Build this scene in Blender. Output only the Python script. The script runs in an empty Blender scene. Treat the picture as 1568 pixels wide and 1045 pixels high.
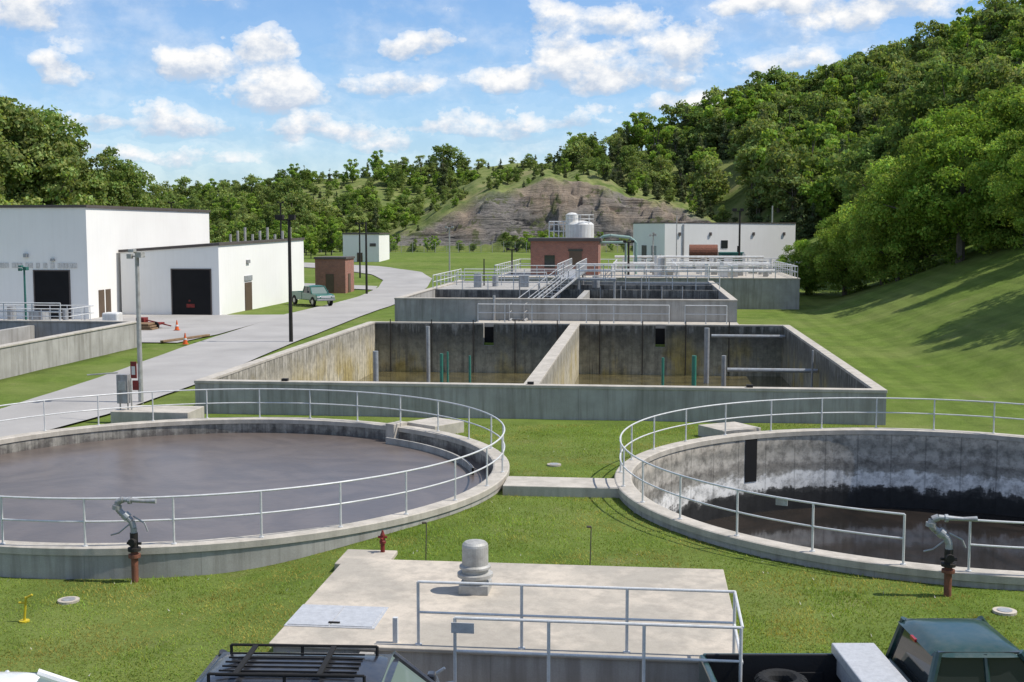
import bpy, math, random
import numpy as np
from mathutils import Vector, Matrix
random.seed(7); RNG=np.random.default_rng(7)
scene=bpy.context.scene
YAW=math.radians(6.2); CY,SY=math.cos(YAW),math.sin(YAW)
def L(E,N): return (CY*E-SY*N, SY*E+CY*N)          # survey east/north -> site axes
# ---------------------------------------------------------------- numpy noise / terrain
def _h(i,j,k=0):
    n=np.sin(i*127.1+j*311.7+k*74.7)*43758.5453
    return n-np.floor(n)
def vn(x,y,k=0):
    x=np.asarray(x,float);y=np.asarray(y,float)
    i=np.floor(x);j=np.floor(y);f=x-i;g=y-j
    f=f*f*(3-2*f);g=g*g*(3-2*g)
    return (_h(i,j,k)*(1-f)+_h(i+1,j,k)*f)*(1-g)+(_h(i,j+1,k)*(1-f)+_h(i+1,j+1,k)*f)*g
def fbm(x,y,k=0,o=4):
    v=0;a=.5
    for q in range(o):
        v=v+a*vn(x*2**q,y*2**q,k+q);a*=.5
    return v
def sm(a,b,x):
    q=np.clip((np.asarray(x,float)-a)/(b-a),0,1);return q*q*(3-2*q)
RX=[-400,-179,-99,-80,-64,-48,-26,-6,12,25,50,57.5,76,94,112,143,185,400]
RZ=[8,12,13,15.5,19,20.5,21.5,24,26,27,31,34.5,38,41,50,60,70,75]
CX=[-31,-27,-18.5,-11.6,-4.7,2.2,9.1,16,23,30,41,48,54]
CZ=[-4,4.6,8.6,11.8,14.2,16.4,16.8,16,14.4,12.8,10.2,7.5,-4]
CL=(-9.4,35.5); CR=(12.2,33.1); RO=9.3; RI=8.88
def terrain(s,t,full=False):
    s=np.asarray(s,float);t=np.asarray(t,float)
    E=CY*s+SY*t;N=-SY*s+CY*t
    z=0.2+2.6*sm(115,230,t)
    z=z-0.42*sm(-2,-7,E)*sm(34,27,N)
    s0=np.interp(t,[0,45,60,110,138,200],[19.5,19.5,14,14,21,24])
    d=np.clip(s-s0,0,None); z=z+0.42*(np.sqrt(d*d+6)-2.45)*sm(330,240,N)*(1-0.35*sm(40,90,d))
    z=z-0.4*sm(20.6,18.6,N)
    nn=fbm(s/14,t/14,3)-.47
    z=z+nn*0.25*sm(60,160,t)+ (fbm(s/3,t/3,9)-.47)*.06
    off=20*sm(-38,-26,E)*sm(58,48,E)
    g=2.8+(np.interp(E*340/np.maximum(N,60),RX,RZ)-2.8)*np.clip((N-240-off)/(100-off),0,1)**.85
    g=g-np.clip(N-345,0,120)*.12 + (fbm(E/16,N/16,5)-.47)*4*sm(245,280,N)
    hill=sm(238,243,N)
    z=np.maximum(z,g*hill+z*(1-hill)) 
    nz=(fbm(E/5,N/5,11)-.47)
    ct=np.interp(E,CX,CZ)+(fbm(E/7,N*0+3,21)-.47)*3.4
    st=sm(248.5,251,N+nz*11)*.34+.26*sm(252,253.6,N+nz*13)+.22*sm(255,256.6,N+nz*12)+.18*sm(258.2,261,N+nz*10)
    c=4+(ct-4)*st+.15*np.clip(N-259,0,30)-.25*np.clip(N-294,0,200)
    ac=(ct>4.4)&(N>246)
    c=np.where(ac,c,-50)+ (fbm(E/1.8,N/1.8,15)-.47)*2.6*sm(248,250,N)*sm(266,258,N)+(fbm(E/9,N/9,31)-.47)*4.5*sm(258,270,N)
    z2=np.maximum(z,c)
    if full:
        edge=262-7*sm(10,-24,E)-3*sm(25,48,E)
        rock=((c>z-0.3)&(N>247)&(ct>4.8)).astype(float)*sm(3,-3,N+nz*17-edge)
        mound=(c>z).astype(float)
        return z2,rock,mound
    return z2
def G(s,t): return float(terrain(s,t))
# ---------------------------------------------------------------- node helpers
class NT:
    def __init__(s,tree): s.t=tree
    def n(s,ty,**kw):
        x=s.t.nodes.new(ty)
        for k,v in kw.items(): setattr(x,k,v)
        return x
    def set(s,sock,v):
        if isinstance(v,bpy.types.NodeSocket): s.t.links.new(v,sock)
        elif v is not None:
            if isinstance(v,(tuple,list)) and len(v)==3 and sock.type=='RGBA': v=(*v,1)
            sock.default_value=v
    def pos(s): return s.n('ShaderNodeNewGeometry').outputs['Position']
    def math(s,op,a,b=None,c=None,clamp=False):
        x=s.n('ShaderNodeMath',operation=op);x.use_clamp=clamp
        s.set(x.inputs[0],a);s.set(x.inputs[1],b);s.set(x.inputs[2],c);return x.outputs[0]
    def noise(s,v,sc,d=5,r=.55,dist=0):
        x=s.n('ShaderNodeTexNoise');s.set(x.inputs['Vector'],v);x.inputs['Scale'].default_value=sc
        x.inputs['Detail'].default_value=d;x.inputs['Roughness'].default_value=r;x.inputs['Distortion'].default_value=dist
        return x.outputs[0]
    def mix(s,f,a,b,bl='MIX'):
        x=s.n('ShaderNodeMixRGB',blend_type=bl);s.set(x.inputs[0],f);s.set(x.inputs[1],a);s.set(x.inputs[2],b);return x.outputs[0]
    def ramp(s,f,st):
        x=s.n('ShaderNodeValToRGB');s.set(x.inputs[0],f);e=x.color_ramp.elements
        while len(e)<len(st): e.new(.5)
        for i,(p,c) in enumerate(st):
            e[i].position=p
            e[i].color=(c,c,c,1) if isinstance(c,(int,float)) else (*c,1)
        return x.outputs[0]
    def map(s,v,sc=(1,1,1),loc=(0,0,0),rot=(0,0,0)):
        x=s.n('ShaderNodeMapping');s.set(x.inputs[0],v);x.inputs['Scale'].default_value=sc
        x.inputs['Location'].default_value=loc;x.inputs['Rotation'].default_value=rot;return x.outputs[0]
    def sep(s,v):
        x=s.n('ShaderNodeSeparateXYZ');s.set(x.inputs[0],v);return x.outputs
    def comb(s,a,b,c):
        x=s.n('ShaderNodeCombineXYZ');s.set(x.inputs[0],a);s.set(x.inputs[1],b);s.set(x.inputs[2],c);return x.outputs[0]
    def bump(s,h,st,dist=.05):
        x=s.n('ShaderNodeBump');s.set(x.inputs['Height'],h);x.inputs['Strength'].default_value=st;x.inputs['Distance'].default_value=dist;return x.outputs[0]
def newmat(name):
    m=bpy.data.materials.new(name);m.use_nodes=True
    nt=NT(m.node_tree);b=m.node_tree.nodes['Principled BSDF'];return m,nt,b
def sc(c,k): return tuple(min(1,x*k) for x in c)
def pmat(name,col,col2=None,scale=1.2,rough=.85,metal=0,streak=None,samt=.6,bump=.15,contrast=(.35,.68),spec=.3,form=False,fine=.35):
    m,nt,b=newmat(name);p=nt.pos()
    c=nt.mix(nt.ramp(nt.noise(p,scale,6,.62),[(contrast[0],0),(contrast[1],1)]),col,col2 or sc(col,.78))
    f=nt.noise(p,35,3,.7)
    c=nt.mix(fine,c,nt.ramp(f,[(.3,.55),(.7,1.)]),'MULTIPLY')
    if streak:
        q=nt.noise(nt.map(p,(2.2,2.2,.16)),1.6,4,.65)
        q2=nt.noise(p,.35,2,.5)
        q=nt.ramp(nt.math('ADD',q,nt.math('MULTIPLY',q2,.3)),[(.6,0),(.82,1)])
        c=nt.mix(nt.math('MULTIPLY',q,samt),c,streak)
    if form:
        z=nt.sep(p)[0]
        w=nt.math('PINGPONG',z,1.22);w=nt.ramp(w,[(0,.72),(.016,1)])
        c=nt.mix(1,c,w,'MULTIPLY')
    nt.set(b.inputs['Base Color'],c);b.inputs['Roughness'].default_value=rough;b.inputs['Metallic'].default_value=metal
    b.inputs['Specular IOR Level'].default_value=spec
    if bump: nt.set(b.inputs['Normal'],nt.bump(f,bump,.02))
    return m
M={}
M['conc']=pmat('concrete_weathered',(.45,.43,.395),(.33,.315,.285),.9,streak=(.19,.175,.15),samt=.6,form=True)
M['cope']=pmat('concrete_coping',(.55,.5,.43),(.41,.375,.32),1.6,streak=(.22,.2,.16),samt=.35)
M['slab']=pmat('concrete_slab',(.56,.49,.4),(.4,.36,.3),.5,contrast=(.42,.58),streak=(.28,.25,.21),samt=.5)
M['road']=pmat('road_concrete',(.41,.39,.365),(.32,.305,.285),.22,bump=.08)
M['asph']=pmat('asphalt',(.06,.06,.062),(.045,.045,.046),2)
M['white']=pmat('white_painted_wall',(.87,.85,.8),(.81,.79,.745),.15,rough=.7,streak=(.66,.63,.57),samt=.14,bump=.03,fine=.08)
M['trim']=pmat('roof_trim',(.12,.1,.09),rough=.6,bump=0)
M['dark']=pmat('dark_interior',(.012,.012,.013),rough=.9,bump=0)  # near-black colour stands for the shade inside openings and wheel arches
M['alu']=pmat('galvanised_rail',(.72,.72,.7),(.58,.58,.57),5,rough=.5,metal=.15,bump=0,spec=.5)
M['pipe']=pmat('grey_pipe',(.42,.44,.45),(.3,.31,.32),4,rough=.5,metal=.2,streak=(.2,.13,.08),samt=.4)
M['galv']=pmat('galvanised_vent',(.5,.49,.46),(.34,.33,.3),5,rough=.6,metal=.25)
M['rust']=pmat('rusty_pipe',(.26,.1,.06),(.13,.06,.04),7,rough=.8)
M['red']=pmat('red_paint',(.26,.03,.025),(.12,.025,.02),6,rough=.6)
M['orange']=pmat('orange_plastic',(.75,.14,.03),rough=.5,bump=0)
M['yellow']=pmat('yellow_paint',(.65,.5,.03),rough=.5,bump=0)
M['green']=pmat('green_pvc',(.05,.25,.17),(.06,.18,.14),4,rough=.5,bump=0)
M['teal']=pmat('teal_cabinet',(.04,.16,.13),rough=.5,bump=0)
M['pole']=pmat('dark_pole',(.035,.03,.026),(.02,.018,.016),3,rough=.7)
M['wood']=pmat('timber',(.3,.2,.11),(.2,.13,.08),4)
M['door']=pmat('brown_door',(.13,.09,.06),rough=.6,bump=0)
M['rubber']=pmat('rubber',(.018,.018,.018),rough=.85)
M['steel']=pmat('wheel_steel',(.4,.4,.41),rough=.35,metal=.7,bump=0)
M['bedliner']=pmat('bed_liner',(.02,.02,.022),rough=.75)
M['toolbox']=pmat('aluminium_plate',(.62,.62,.62),(.5,.5,.5),8,rough=.45,metal=.3)
M['lamp']=pmat('lens_red',(.35,.02,.02),rough=.2,bump=0)
M['tank_white']=pmat('white_tank_paint',(.78,.78,.76),(.6,.6,.57),1.3,rough=.5,streak=(.35,.28,.2),samt=.3)
def paint(name,c,rough=.28):
    m,nt,b=newmat(name);p=nt.pos()
    nt.set(b.inputs['Base Color'],nt.mix(nt.ramp(nt.noise(p,9,5,.7),[(.4,0),(.75,.22)]),c,(.16,.15,.13)))
    b.inputs['Roughness'].default_value=rough;b.inputs['Coat Weight'].default_value=.5;b.inputs['Coat Roughness'].default_value=.12
    return m
M['pgreen']=paint('dark_green_car_paint',(.012,.045,.038));M['pteal']=paint('green_car_paint',(.01,.11,.075));M['pblack']=paint('black_car_paint',(.016,.018,.024));M['pwhite']=paint('white_car_paint',(.75,.75,.74))
m,nt,b=newmat('car_glass');b.inputs['Base Color'].default_value=(.03,.035,.035,1);b.inputs['Roughness'].default_value=.05;b.inputs['Specular IOR Level'].default_value=.6;M['glass']=m
m,nt,b=newmat('tinted_windscreen');b.inputs['Base Color'].default_value=(.14,.18,.16,1);b.inputs['Roughness'].default_value=.08;b.inputs['Specular IOR Level'].default_value=.6;M['screen']=m
m,nt,b=newmat('red_brick');tc=nt.n('ShaderNodeTexCoord').outputs['Object'];x,y,z=nt.sep(tc)
br=nt.n('ShaderNodeTexBrick');nt.set(br.inputs['Vector'],nt.comb(nt.math('ADD',x,y),z,0));br.inputs['Scale'].default_value=1
br.inputs['Brick Width'].default_value=.22;br.inputs['Row Height'].default_value=.075;br.inputs['Mortar Size'].default_value=.008
br.inputs['Color1'].default_value=(.36,.12,.07,1);br.inputs['Color2'].default_value=(.25,.085,.055,1);br.inputs['Mortar'].default_value=(.36,.3,.25,1)
nt.set(b.inputs['Base Color'],nt.mix(.5,br.outputs[0],nt.ramp(nt.noise(tc,1.5,5,.6),[(.3,.6),(.7,1)]),'MULTIPLY'));b.inputs['Roughness'].default_value=.85;M['brick']=m
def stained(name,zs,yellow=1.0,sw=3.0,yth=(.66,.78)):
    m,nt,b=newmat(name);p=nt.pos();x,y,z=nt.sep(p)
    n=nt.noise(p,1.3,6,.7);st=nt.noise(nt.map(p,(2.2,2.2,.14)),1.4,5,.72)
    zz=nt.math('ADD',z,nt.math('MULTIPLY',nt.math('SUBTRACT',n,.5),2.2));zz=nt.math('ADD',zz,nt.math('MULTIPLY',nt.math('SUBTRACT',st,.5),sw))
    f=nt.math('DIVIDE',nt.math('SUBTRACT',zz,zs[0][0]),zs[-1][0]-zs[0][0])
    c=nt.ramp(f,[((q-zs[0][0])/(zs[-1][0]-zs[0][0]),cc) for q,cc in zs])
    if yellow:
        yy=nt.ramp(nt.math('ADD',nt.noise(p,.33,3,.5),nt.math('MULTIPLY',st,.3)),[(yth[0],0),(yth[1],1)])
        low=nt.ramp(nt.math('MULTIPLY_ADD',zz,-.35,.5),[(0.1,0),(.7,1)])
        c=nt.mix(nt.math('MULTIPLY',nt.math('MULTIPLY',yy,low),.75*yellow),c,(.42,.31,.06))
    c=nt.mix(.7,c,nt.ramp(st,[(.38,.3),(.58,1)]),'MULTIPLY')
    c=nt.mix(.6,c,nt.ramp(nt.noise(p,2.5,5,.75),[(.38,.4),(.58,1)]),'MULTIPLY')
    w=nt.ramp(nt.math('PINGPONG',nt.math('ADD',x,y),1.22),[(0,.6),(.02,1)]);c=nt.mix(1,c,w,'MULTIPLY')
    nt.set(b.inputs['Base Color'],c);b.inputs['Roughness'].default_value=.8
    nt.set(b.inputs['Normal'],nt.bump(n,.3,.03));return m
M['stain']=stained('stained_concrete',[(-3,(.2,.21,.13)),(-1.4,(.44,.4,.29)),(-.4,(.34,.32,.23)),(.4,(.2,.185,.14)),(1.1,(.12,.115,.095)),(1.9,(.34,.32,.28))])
M['stainlit']=stained('stained_concrete_sunlit',[(-3,(.3,.26,.14)),(-1.2,(.62,.55,.38)),(.3,(.6,.54,.42)),(.9,(.38,.35,.28)),(1.6,(.5,.46,.39))],.9,yth=(.6,.72))  # stains plus painted sunlight: paler copy for the walls facing the sun
M['lin']=stained('clarifier_lining',[(-1,(.12,.11,.1)),(0,(.2,.18,.16)),(.15,(.32,.3,.26)),(.5,(.42,.39,.34))],0,.5)
M['stain2']=stained('stained_concrete_grey',[(.5,(.1,.095,.08)),(1.5,(.26,.245,.21)),(2.2,(.16,.15,.13)),(2.9,(.3,.28,.24))],0)
m,nt,b=newmat('tide_marked_shaded_concrete');p=nt.pos();x,y,z=nt.sep(p);n=nt.noise(nt.map(p,(1,1,2.2)),1.1,6,.7);n2=nt.noise(nt.map(p,(1,1,.25)),2.2,4,.7)
zz=nt.math('ADD',z,nt.math('MULTIPLY',nt.math('SUBTRACT',n,.5),1.0));zz=nt.math('ADD',zz,nt.math('MULTIPLY',nt.math('SUBTRACT',n2,.5),.6))
f=nt.math('DIVIDE',nt.math('ADD',zz,2.6),3.2)
c=nt.ramp(f,[(0,(.012,.012,.013)),(.28,(.02,.02,.02)),(.33,(.08,.077,.072)),(.36,(.8,.78,.74)),(.48,(.85,.83,.79)),(.52,(.38,.36,.32)),(.6,(.24,.22,.19)),(.68,(.52,.48,.42)),(.78,(.3,.28,.24)),(.9,(.56,.5,.42)),(1,(.42,.39,.33))])  # tide bands above; near-black foot paints the shadow low on the wall
c=nt.mix(.7,c,nt.ramp(nt.noise(p,2.6,6,.75),[(.37,.22),(.56,1)]),'MULTIPLY')
w=nt.ramp(nt.math('PINGPONG',nt.math('ARCTAN2',nt.math('SUBTRACT',y,L(*CR)[1]),nt.math('SUBTRACT',x,L(*CR)[0])),.065),[(0,.6),(.004,1)])
c=nt.mix(1,c,w,'MULTIPLY')
nt.set(b.inputs['Base Color'],c);b.inputs['Roughness'].default_value=.75;nt.set(b.inputs['Normal'],nt.bump(n,.3,.03));M['tide_shade']=m
def water(name,c1,c2,rough,bs,spec):
    m,nt,b=newmat(name);p=nt.pos()
    sw=nt.noise(nt.map(p,(.5,.5,.5)),.5,3,.55,3.5)
    nt.set(b.inputs['Base Color'],nt.mix(nt.ramp(sw,[(.38,0),(.62,1)]),c1,c2));b.inputs['Roughness'].default_value=rough
    b.inputs['Specular IOR Level'].default_value=spec
    nt.set(b.inputs['Normal'],nt.bump(nt.noise(p,4,4,.6),bs,.02));return m
M['sludge']=water('sludge_water',(.14,.113,.098),(.108,.088,.078),.28,.25,.3);M['dwater']=water('dark_water',(.03,.024,.02),(.018,.016,.014),.07,.05,.5)
M['owater']=water('olive_water',(.12,.1,.045),(.07,.06,.03),.1,.05,.5)
# ground
m,nt,b=newmat('ground_grass');p=nt.pos();x,y,z=nt.sep(p)
a=nt.n('ShaderNodeAttribute',attribute_name='Col')
sp=nt.n('ShaderNodeSeparateColor');nt.set(sp.inputs[0],a.outputs['Color']);ar,ag,ab=sp.outputs[:3]
n1=nt.noise(p,.12,4,.6);n2=nt.noise(p,.9,5,.7);n3=nt.noise(p,14,4,.8);n4=nt.noise(p,.35,5,.65)
c=nt.mix(nt.ramp(n2,[(.35,0),(.65,1)]),(.105,.16,.024),(.155,.215,.042))
c=nt.mix(nt.ramp(n1,[(.42,0),(.68,.7)]),c,(.205,.235,.07))
c=nt.mix(nt.ramp(n4,[(.52,0),(.66,.5)]),c,(.085,.125,.025))
c=nt.mix(nt.ramp(nt.noise(p,.6,5,.7),[(.6,0),(.72,.45)]),c,(.24,.22,.1))
c=nt.mix(.7,c,nt.ramp(n3,[(.3,.5),(.68,1.1)]),'MULTIPLY')
ws=nt.n('ShaderNodeTexWave',wave_type='BANDS',bands_direction='X');nt.set(ws.inputs[0],nt.map(p,(1,.05,0)));ws.inputs['Scale'].default_value=.2;ws.inputs['Distortion'].default_value=.5
mow=nt.math('MULTIPLY',ag,.2);c=nt.mix(mow,c,nt.ramp(ws.outputs[0],[(.3,.55),(.7,1.2)]),'MULTIPLY')
hb=nt.mix(nt.ramp(nt.noise(p,.25,6,.75),[(.4,0),(.58,1)]),(.07,.105,.028),(.21,.22,.085))
hb=nt.mix(nt.ramp(nt.noise(p,.09,4,.6),[(.56,0),(.66,.6)]),hb,(.3,.24,.14))
c=nt.mix(nt.math('MULTIPLY',ab,.75),c,hb)
pr=nt.map(p,(.16,.16,1.6),rot=(.2,.3,.3));r1=nt.noise(pr,.55,9,.76,.9);r2=nt.noise(p,.06,3,.5)
rc=nt.ramp(r1,[(.38,(.03,.03,.032)),(.44,(.12,.112,.105)),(.5,(.27,.245,.22)),(.56,(.17,.155,.14)),(.66,(.4,.36,.31))])
rc=nt.mix(nt.ramp(nt.math('ADD',r2,nt.math('MULTIPLY',z,.01)),[(.55,0),(.7,.6)]),rc,(.34,.255,.18))
rc=nt.mix(nt.ramp(nt.noise(p,.3,6,.75),[(.54,0),(.6,.8)]),rc,(.1,.115,.045))
c=nt.mix(ar,c,rc);nt.set(b.inputs['Base Color'],c);b.inputs['Roughness'].default_value=.95;b.inputs['Specular IOR Level'].default_value=.1
nt.set(b.inputs['Normal'],nt.bump(nt.math('ADD',n3,nt.math('MULTIPLY',nt.math('MULTIPLY',r1,ar),50)),.7,.06));M['ground']=m
def leafmat(name,c1,c2,tr=.3):
    m,nt,b=newmat(name);a=nt.n('ShaderNodeAttribute',attribute_name='Col').outputs['Color']
    r=nt.n('ShaderNodeObjectInfo').outputs['Random']
    c=nt.mix(1,nt.mix(r,c1,c2),a,'MULTIPLY')
    d=nt.n('ShaderNodeBsdfDiffuse');tn=nt.n('ShaderNodeBsdfTranslucent');nt.set(d.inputs[0],c);nt.set(tn.inputs[0],nt.mix(1,c,(1.2,1.25,.6),'MULTIPLY'))
    mx=nt.n('ShaderNodeMixShader');mx.inputs[0].default_value=tr;nt.t.links.new(d.outputs[0],mx.inputs[1]);nt.t.links.new(tn.outputs[0],mx.inputs[2])
    nt.t.links.new(mx.outputs[0],nt.t.nodes['Material Output'].inputs[0]);return m
M['leaf']=leafmat('leaf_green',(.15,.225,.065),(.26,.32,.12),.4);M['leafb']=leafmat('leaf_bright',(.19,.3,.055),(.26,.37,.085),.42)
M['leafd']=leafmat('leaf_cedar',(.085,.12,.055),(.14,.165,.08),.2);M['blade']=leafmat('grass_blade',(.19,.27,.055),(.19,.27,.055),.35)
M['bark']=pmat('bark',(.15,.125,.1),(.09,.075,.06),4)
# ---------------------------------------------------------------- mesh builder
class MB:
    def __init__(s): s.v=[];s.f=[]
    def add(s,v,f):
        o=len(s.v);s.v+=[tuple(q) for q in v];s.f+=[tuple(i+o for i in q) for q in f];return s
    def box(s,x0,x1,y0,y1,z0,z1):
        return s.add([(x0,y0,z0),(x1,y0,z0),(x1,y1,z0),(x0,y1,z0),(x0,y0,z1),(x1,y0,z1),(x1,y1,z1),(x0,y1,z1)],
          [(0,3,2,1),(4,5,6,7),(0,1,5,4),(1,2,6,5),(2,3,7,6),(3,0,4,7)])
    def obox(s,c,ang,lx,ly,z0,z1):
        ca,sa=math.cos(ang),math.sin(ang);P=[]
        for z in (z0,z1):
            for a,b in((-1,-1),(1,-1),(1,1),(-1,1)):
                X,Y=a*lx/2,b*ly/2;P.append((c[0]+X*ca-Y*sa,c[1]+X*sa+Y*ca,z))
        return s.add(P,[(0,3,2,1),(4,5,6,7),(0,1,5,4),(1,2,6,5),(2,3,7,6),(3,0,4,7)])
    def tube(s,p,q,r,r2=None,n=8,cap=True):
        p=Vector(p);q=Vector(q);d=q-p
        if d.length<1e-6:return s
        r2=r if r2 is None else r2;z=d.normalized();a=z.orthogonal().normalized();b=z.cross(a)
        V=[];F=[]
        for c,rr in((p,r),(q,r2)):
            for i in range(n):
                w=2*math.pi*i/n;V.append(c+(a*math.cos(w)+b*math.sin(w))*rr)
        for i in range(n): F.append((i,(i+1)%n,n+(i+1)%n,n+i))
        if cap:F+=[tuple(range(n-1,-1,-1)),tuple(range(n,2*n))]
        return s.add(V,F)
    def path(s,pts,r,n=8):
        for a,b in zip(pts[:-1],pts[1:]): s.tube(a,b,r,n=n)
        return s
    def rev(s,c,prof,n=24):
        V=[];F=[]
        for r,z in prof:
            for i in range(n):
                w=2*math.pi*i/n;V.append((c[0]+r*math.cos(w),c[1]+r*math.sin(w),c[2]+z))
        for k in range(len(prof)-1):
            for i in range(n): F.append((k*n+i,k*n+(i+1)%n,(k+1)*n+(i+1)%n,(k+1)*n+i))
        F.append(tuple((len(prof)-1)*n+i for i in range(n)));F.append(tuple(range(n-1,-1,-1)))
        return s.add(V,F)
    def ext(s,prof,y0,y1,ins=0):
        n=len(prof);V=[(x,y0,z) for x,z in prof]+[(x,y1,z) for x,z in prof]
        return s.add(V,[tuple(range(n)),tuple(range(2*n-1,n-1,-1))]+[(i,n+i,n+(i+1)%n,(i+1)%n) for i in range(n)])
def group(name,loc=(0,0,0),rot=0):
    e=bpy.data.objects.new(name,None);e.location=loc;e.rotation_euler=(0,0,rot);e.empty_display_size=.5;scene.collection.objects.link(e);return e
def obj(name,mb,mat,parent=None,bevel=0,smooth=False,local=False,seg=2):
    if isinstance(mb,MB):
        me=bpy.data.meshes.new(name);me.from_pydata(mb.v,[],mb.f)
    else: me=mb
    if mat is not None: me.materials.append(M[mat] if isinstance(mat,str) else mat)
    if smooth: me.shade_smooth()
    o=bpy.data.objects.new(name,me);scene.collection.objects.link(o)
    if parent:
        o.parent=parent
        if not local:o.matrix_parent_inverse=Matrix.Translation(-Vector(parent.location))
    if bevel:
        b=o.modifiers.new('bevel','BEVEL');b.width=bevel;b.segments=seg;b.limit_method='ANGLE'
    return o
def fixn(o):
    import bmesh
    bm=bmesh.new();bm.from_mesh(o.data);bmesh.ops.recalc_face_normals(bm,faces=bm.faces);bm.to_mesh(o.data);bm.free();return o
def arc(c,r,a0,a1,z,n): return [(c[0]+r*math.cos(math.radians(a0+(a1-a0)*i/n)),c[1]+r*math.sin(math.radians(a0+(a1-a0)*i/n)),z) for i in range(n+1)]
def rail(mb,pts,h=1.07,sp=1.85,r=.024,mid=True,rp=.026):
    P=[Vector(p) for p in pts];up=Vector((0,0,h))
    mb.path([p+up for p in P],r)
    if mid: mb.path([p+up*.52 for p in P],r*.9)
    tot=sum((b-a).length for a,b in zip(P[:-1],P[1:]));n=max(1,round(tot/sp));st=tot/n
    tgt=[i*st for i in range(n+1)];acc=0;k=0
    for a,b in zip(P[:-1],P[1:]):
        l=(b-a).length
        while k<len(tgt) and tgt[k]<=acc+l+1e-6:
            q=a+(b-a)*((tgt[k]-acc)/l);mb.tube(q,q+up,rp);mb.tube(q,q+Vector((0,0,.02)),.06);k+=1
        acc+=l
    return mb
# ---------------------------------------------------------------- ground sheet
def lines(segs,extra):
    a=[]
    for x0,x1,st in segs:a+=list(np.arange(x0,x1,st))
    a+=extra;a=np.unique(np.round(a,3));return a
SX=lines([(-3000,-300,300),(-300,-130,12),(-130,-60,2.5),(-60,-22,1),(-22,22,.22),(22,60,1),(60,170,2.5),(170,300,15),(300,3001,300)],[-17.45,-17.25,8.6,8.8])
TY=lines([(-200,12,20),(12,46,.22),(46,112,1),(112,236,2.5),(236,268,.5),(268,300,1),(300,360,2.5),(360,600,30),(600,4200,400)],[46.15,46.35,76.65,76.85])
SS,TT=np.meshgrid(SX,TY)
ZZ,ROCK,MOUND=terrain(SS,TT,True)
EE=CY*SS+SY*TT;NN=-SY*SS+CY*TT
for c in(CL,CR): ZZ=np.where(np.hypot(EE-c[0],NN-c[1])<9.1,-6,ZZ)
ZZ=np.where((SS>-17.4)&(SS<8.75)&(TT>46.2)&(TT<76.8),-6,ZZ)
ZZ=np.where((SS>-5.9)&(SS<1.4)&(TT>18.05)&(TT<24.1),-1.5,ZZ)
ZZ=np.where((SS<-31.6)&(SS>-49)&(TT>41)&(TT<71.2),-2.5,ZZ)
ny,nx=SS.shape;V=np.stack([SS,TT,ZZ],-1).reshape(-1,3)
idx=np.arange(ny*nx).reshape(ny,nx);F=np.stack([idx[:-1,:-1],idx[:-1,1:],idx[1:,1:],idx[1:,:-1]],-1).reshape(-1,4)
me=bpy.data.meshes.new('ground');me.from_pydata(V.tolist(),[],F.tolist())
col=np.ones((ny*nx,4));col[:,0]=ROCK.ravel();col[:,1]=(sm(9,12,SS)*sm(40,50,TT)*sm(200,150,TT)).ravel();col[:,2]=np.maximum(MOUND,sm(242,250,NN)*.9).ravel()
ca=me.color_attributes.new('Col','FLOAT_COLOR','POINT');ca.data.foreach_set('color',col.astype(np.float32).ravel())
obj('ground',me,'ground',smooth=True)
def strip(name,left,right,mat,dz,nsub=40,across=6):
    Lp=np.array(left,float);Rp=np.array(right,float)
    ul=np.linspace(0,len(left)-1,nsub*1);V=[];F=[]
    for u in ul:
        l=np.array([np.interp(u,range(len(left)),Lp[:,k]) for k in(0,1)]);r=np.array([np.interp(u,range(len(right)),Rp[:,k]) for k in(0,1)])
        for j in range(across+1):
            q=l+(r-l)*j/across;V.append((q[0],q[1],G(q[0],q[1])+dz))
    for i in range(nsub-1):
        for j in range(across):
            a=i*(across+1)+j;F.append((a,a+1,a+across+2,a+across+1))
    m_=MB();m_.add(V,F);return obj(name,m_,mat)
strip('road',[(-25,-10),(-26.3,25),(-26,38),(-25.6,45.5),(-26.3,56),(-28,72),(-30,99),(-29.8,125),(-31,140),(-33,152),(-37,163),(-45,174),(-60,182),(-95,190)],
 [(-21.2,-10),(-21.8,25),(-21.6,38),(-20.7,45),(-20.7,55),(-22,73),(-23.2,99),(-24,125),(-25.2,140),(-27.2,155),(-31,168),(-40,181),(-57,190),(-95,197)],'road',.09,150)
strip('paved_yard',[(-58,74),(-58,80),(-58,86),(-58,92.5),(-44,98),(-35.2,98.5)],[(-29.4,74),(-29,80),(-29.2,86),(-29.5,92),(-29.9,98),(-30,99)],'road',.075,30,14)
strip('driveway',[(-70,150),(-50,149),(-31.5,142)],[(-70,146),(-50,144),(-30.5,136)],'road',.1,20)
pk=MB();pk.box(-40,40,-6,18.4,-.3,-.15);o=obj('parking_lot',pk,'asph')
kb=MB();kb.box(-40,-5.0,18.4,18.6,-.3,.0);kb.box(3.2,40,18.4,18.6,-.3,.0);obj('kerb',kb,'cope',bevel=.02)
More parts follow.
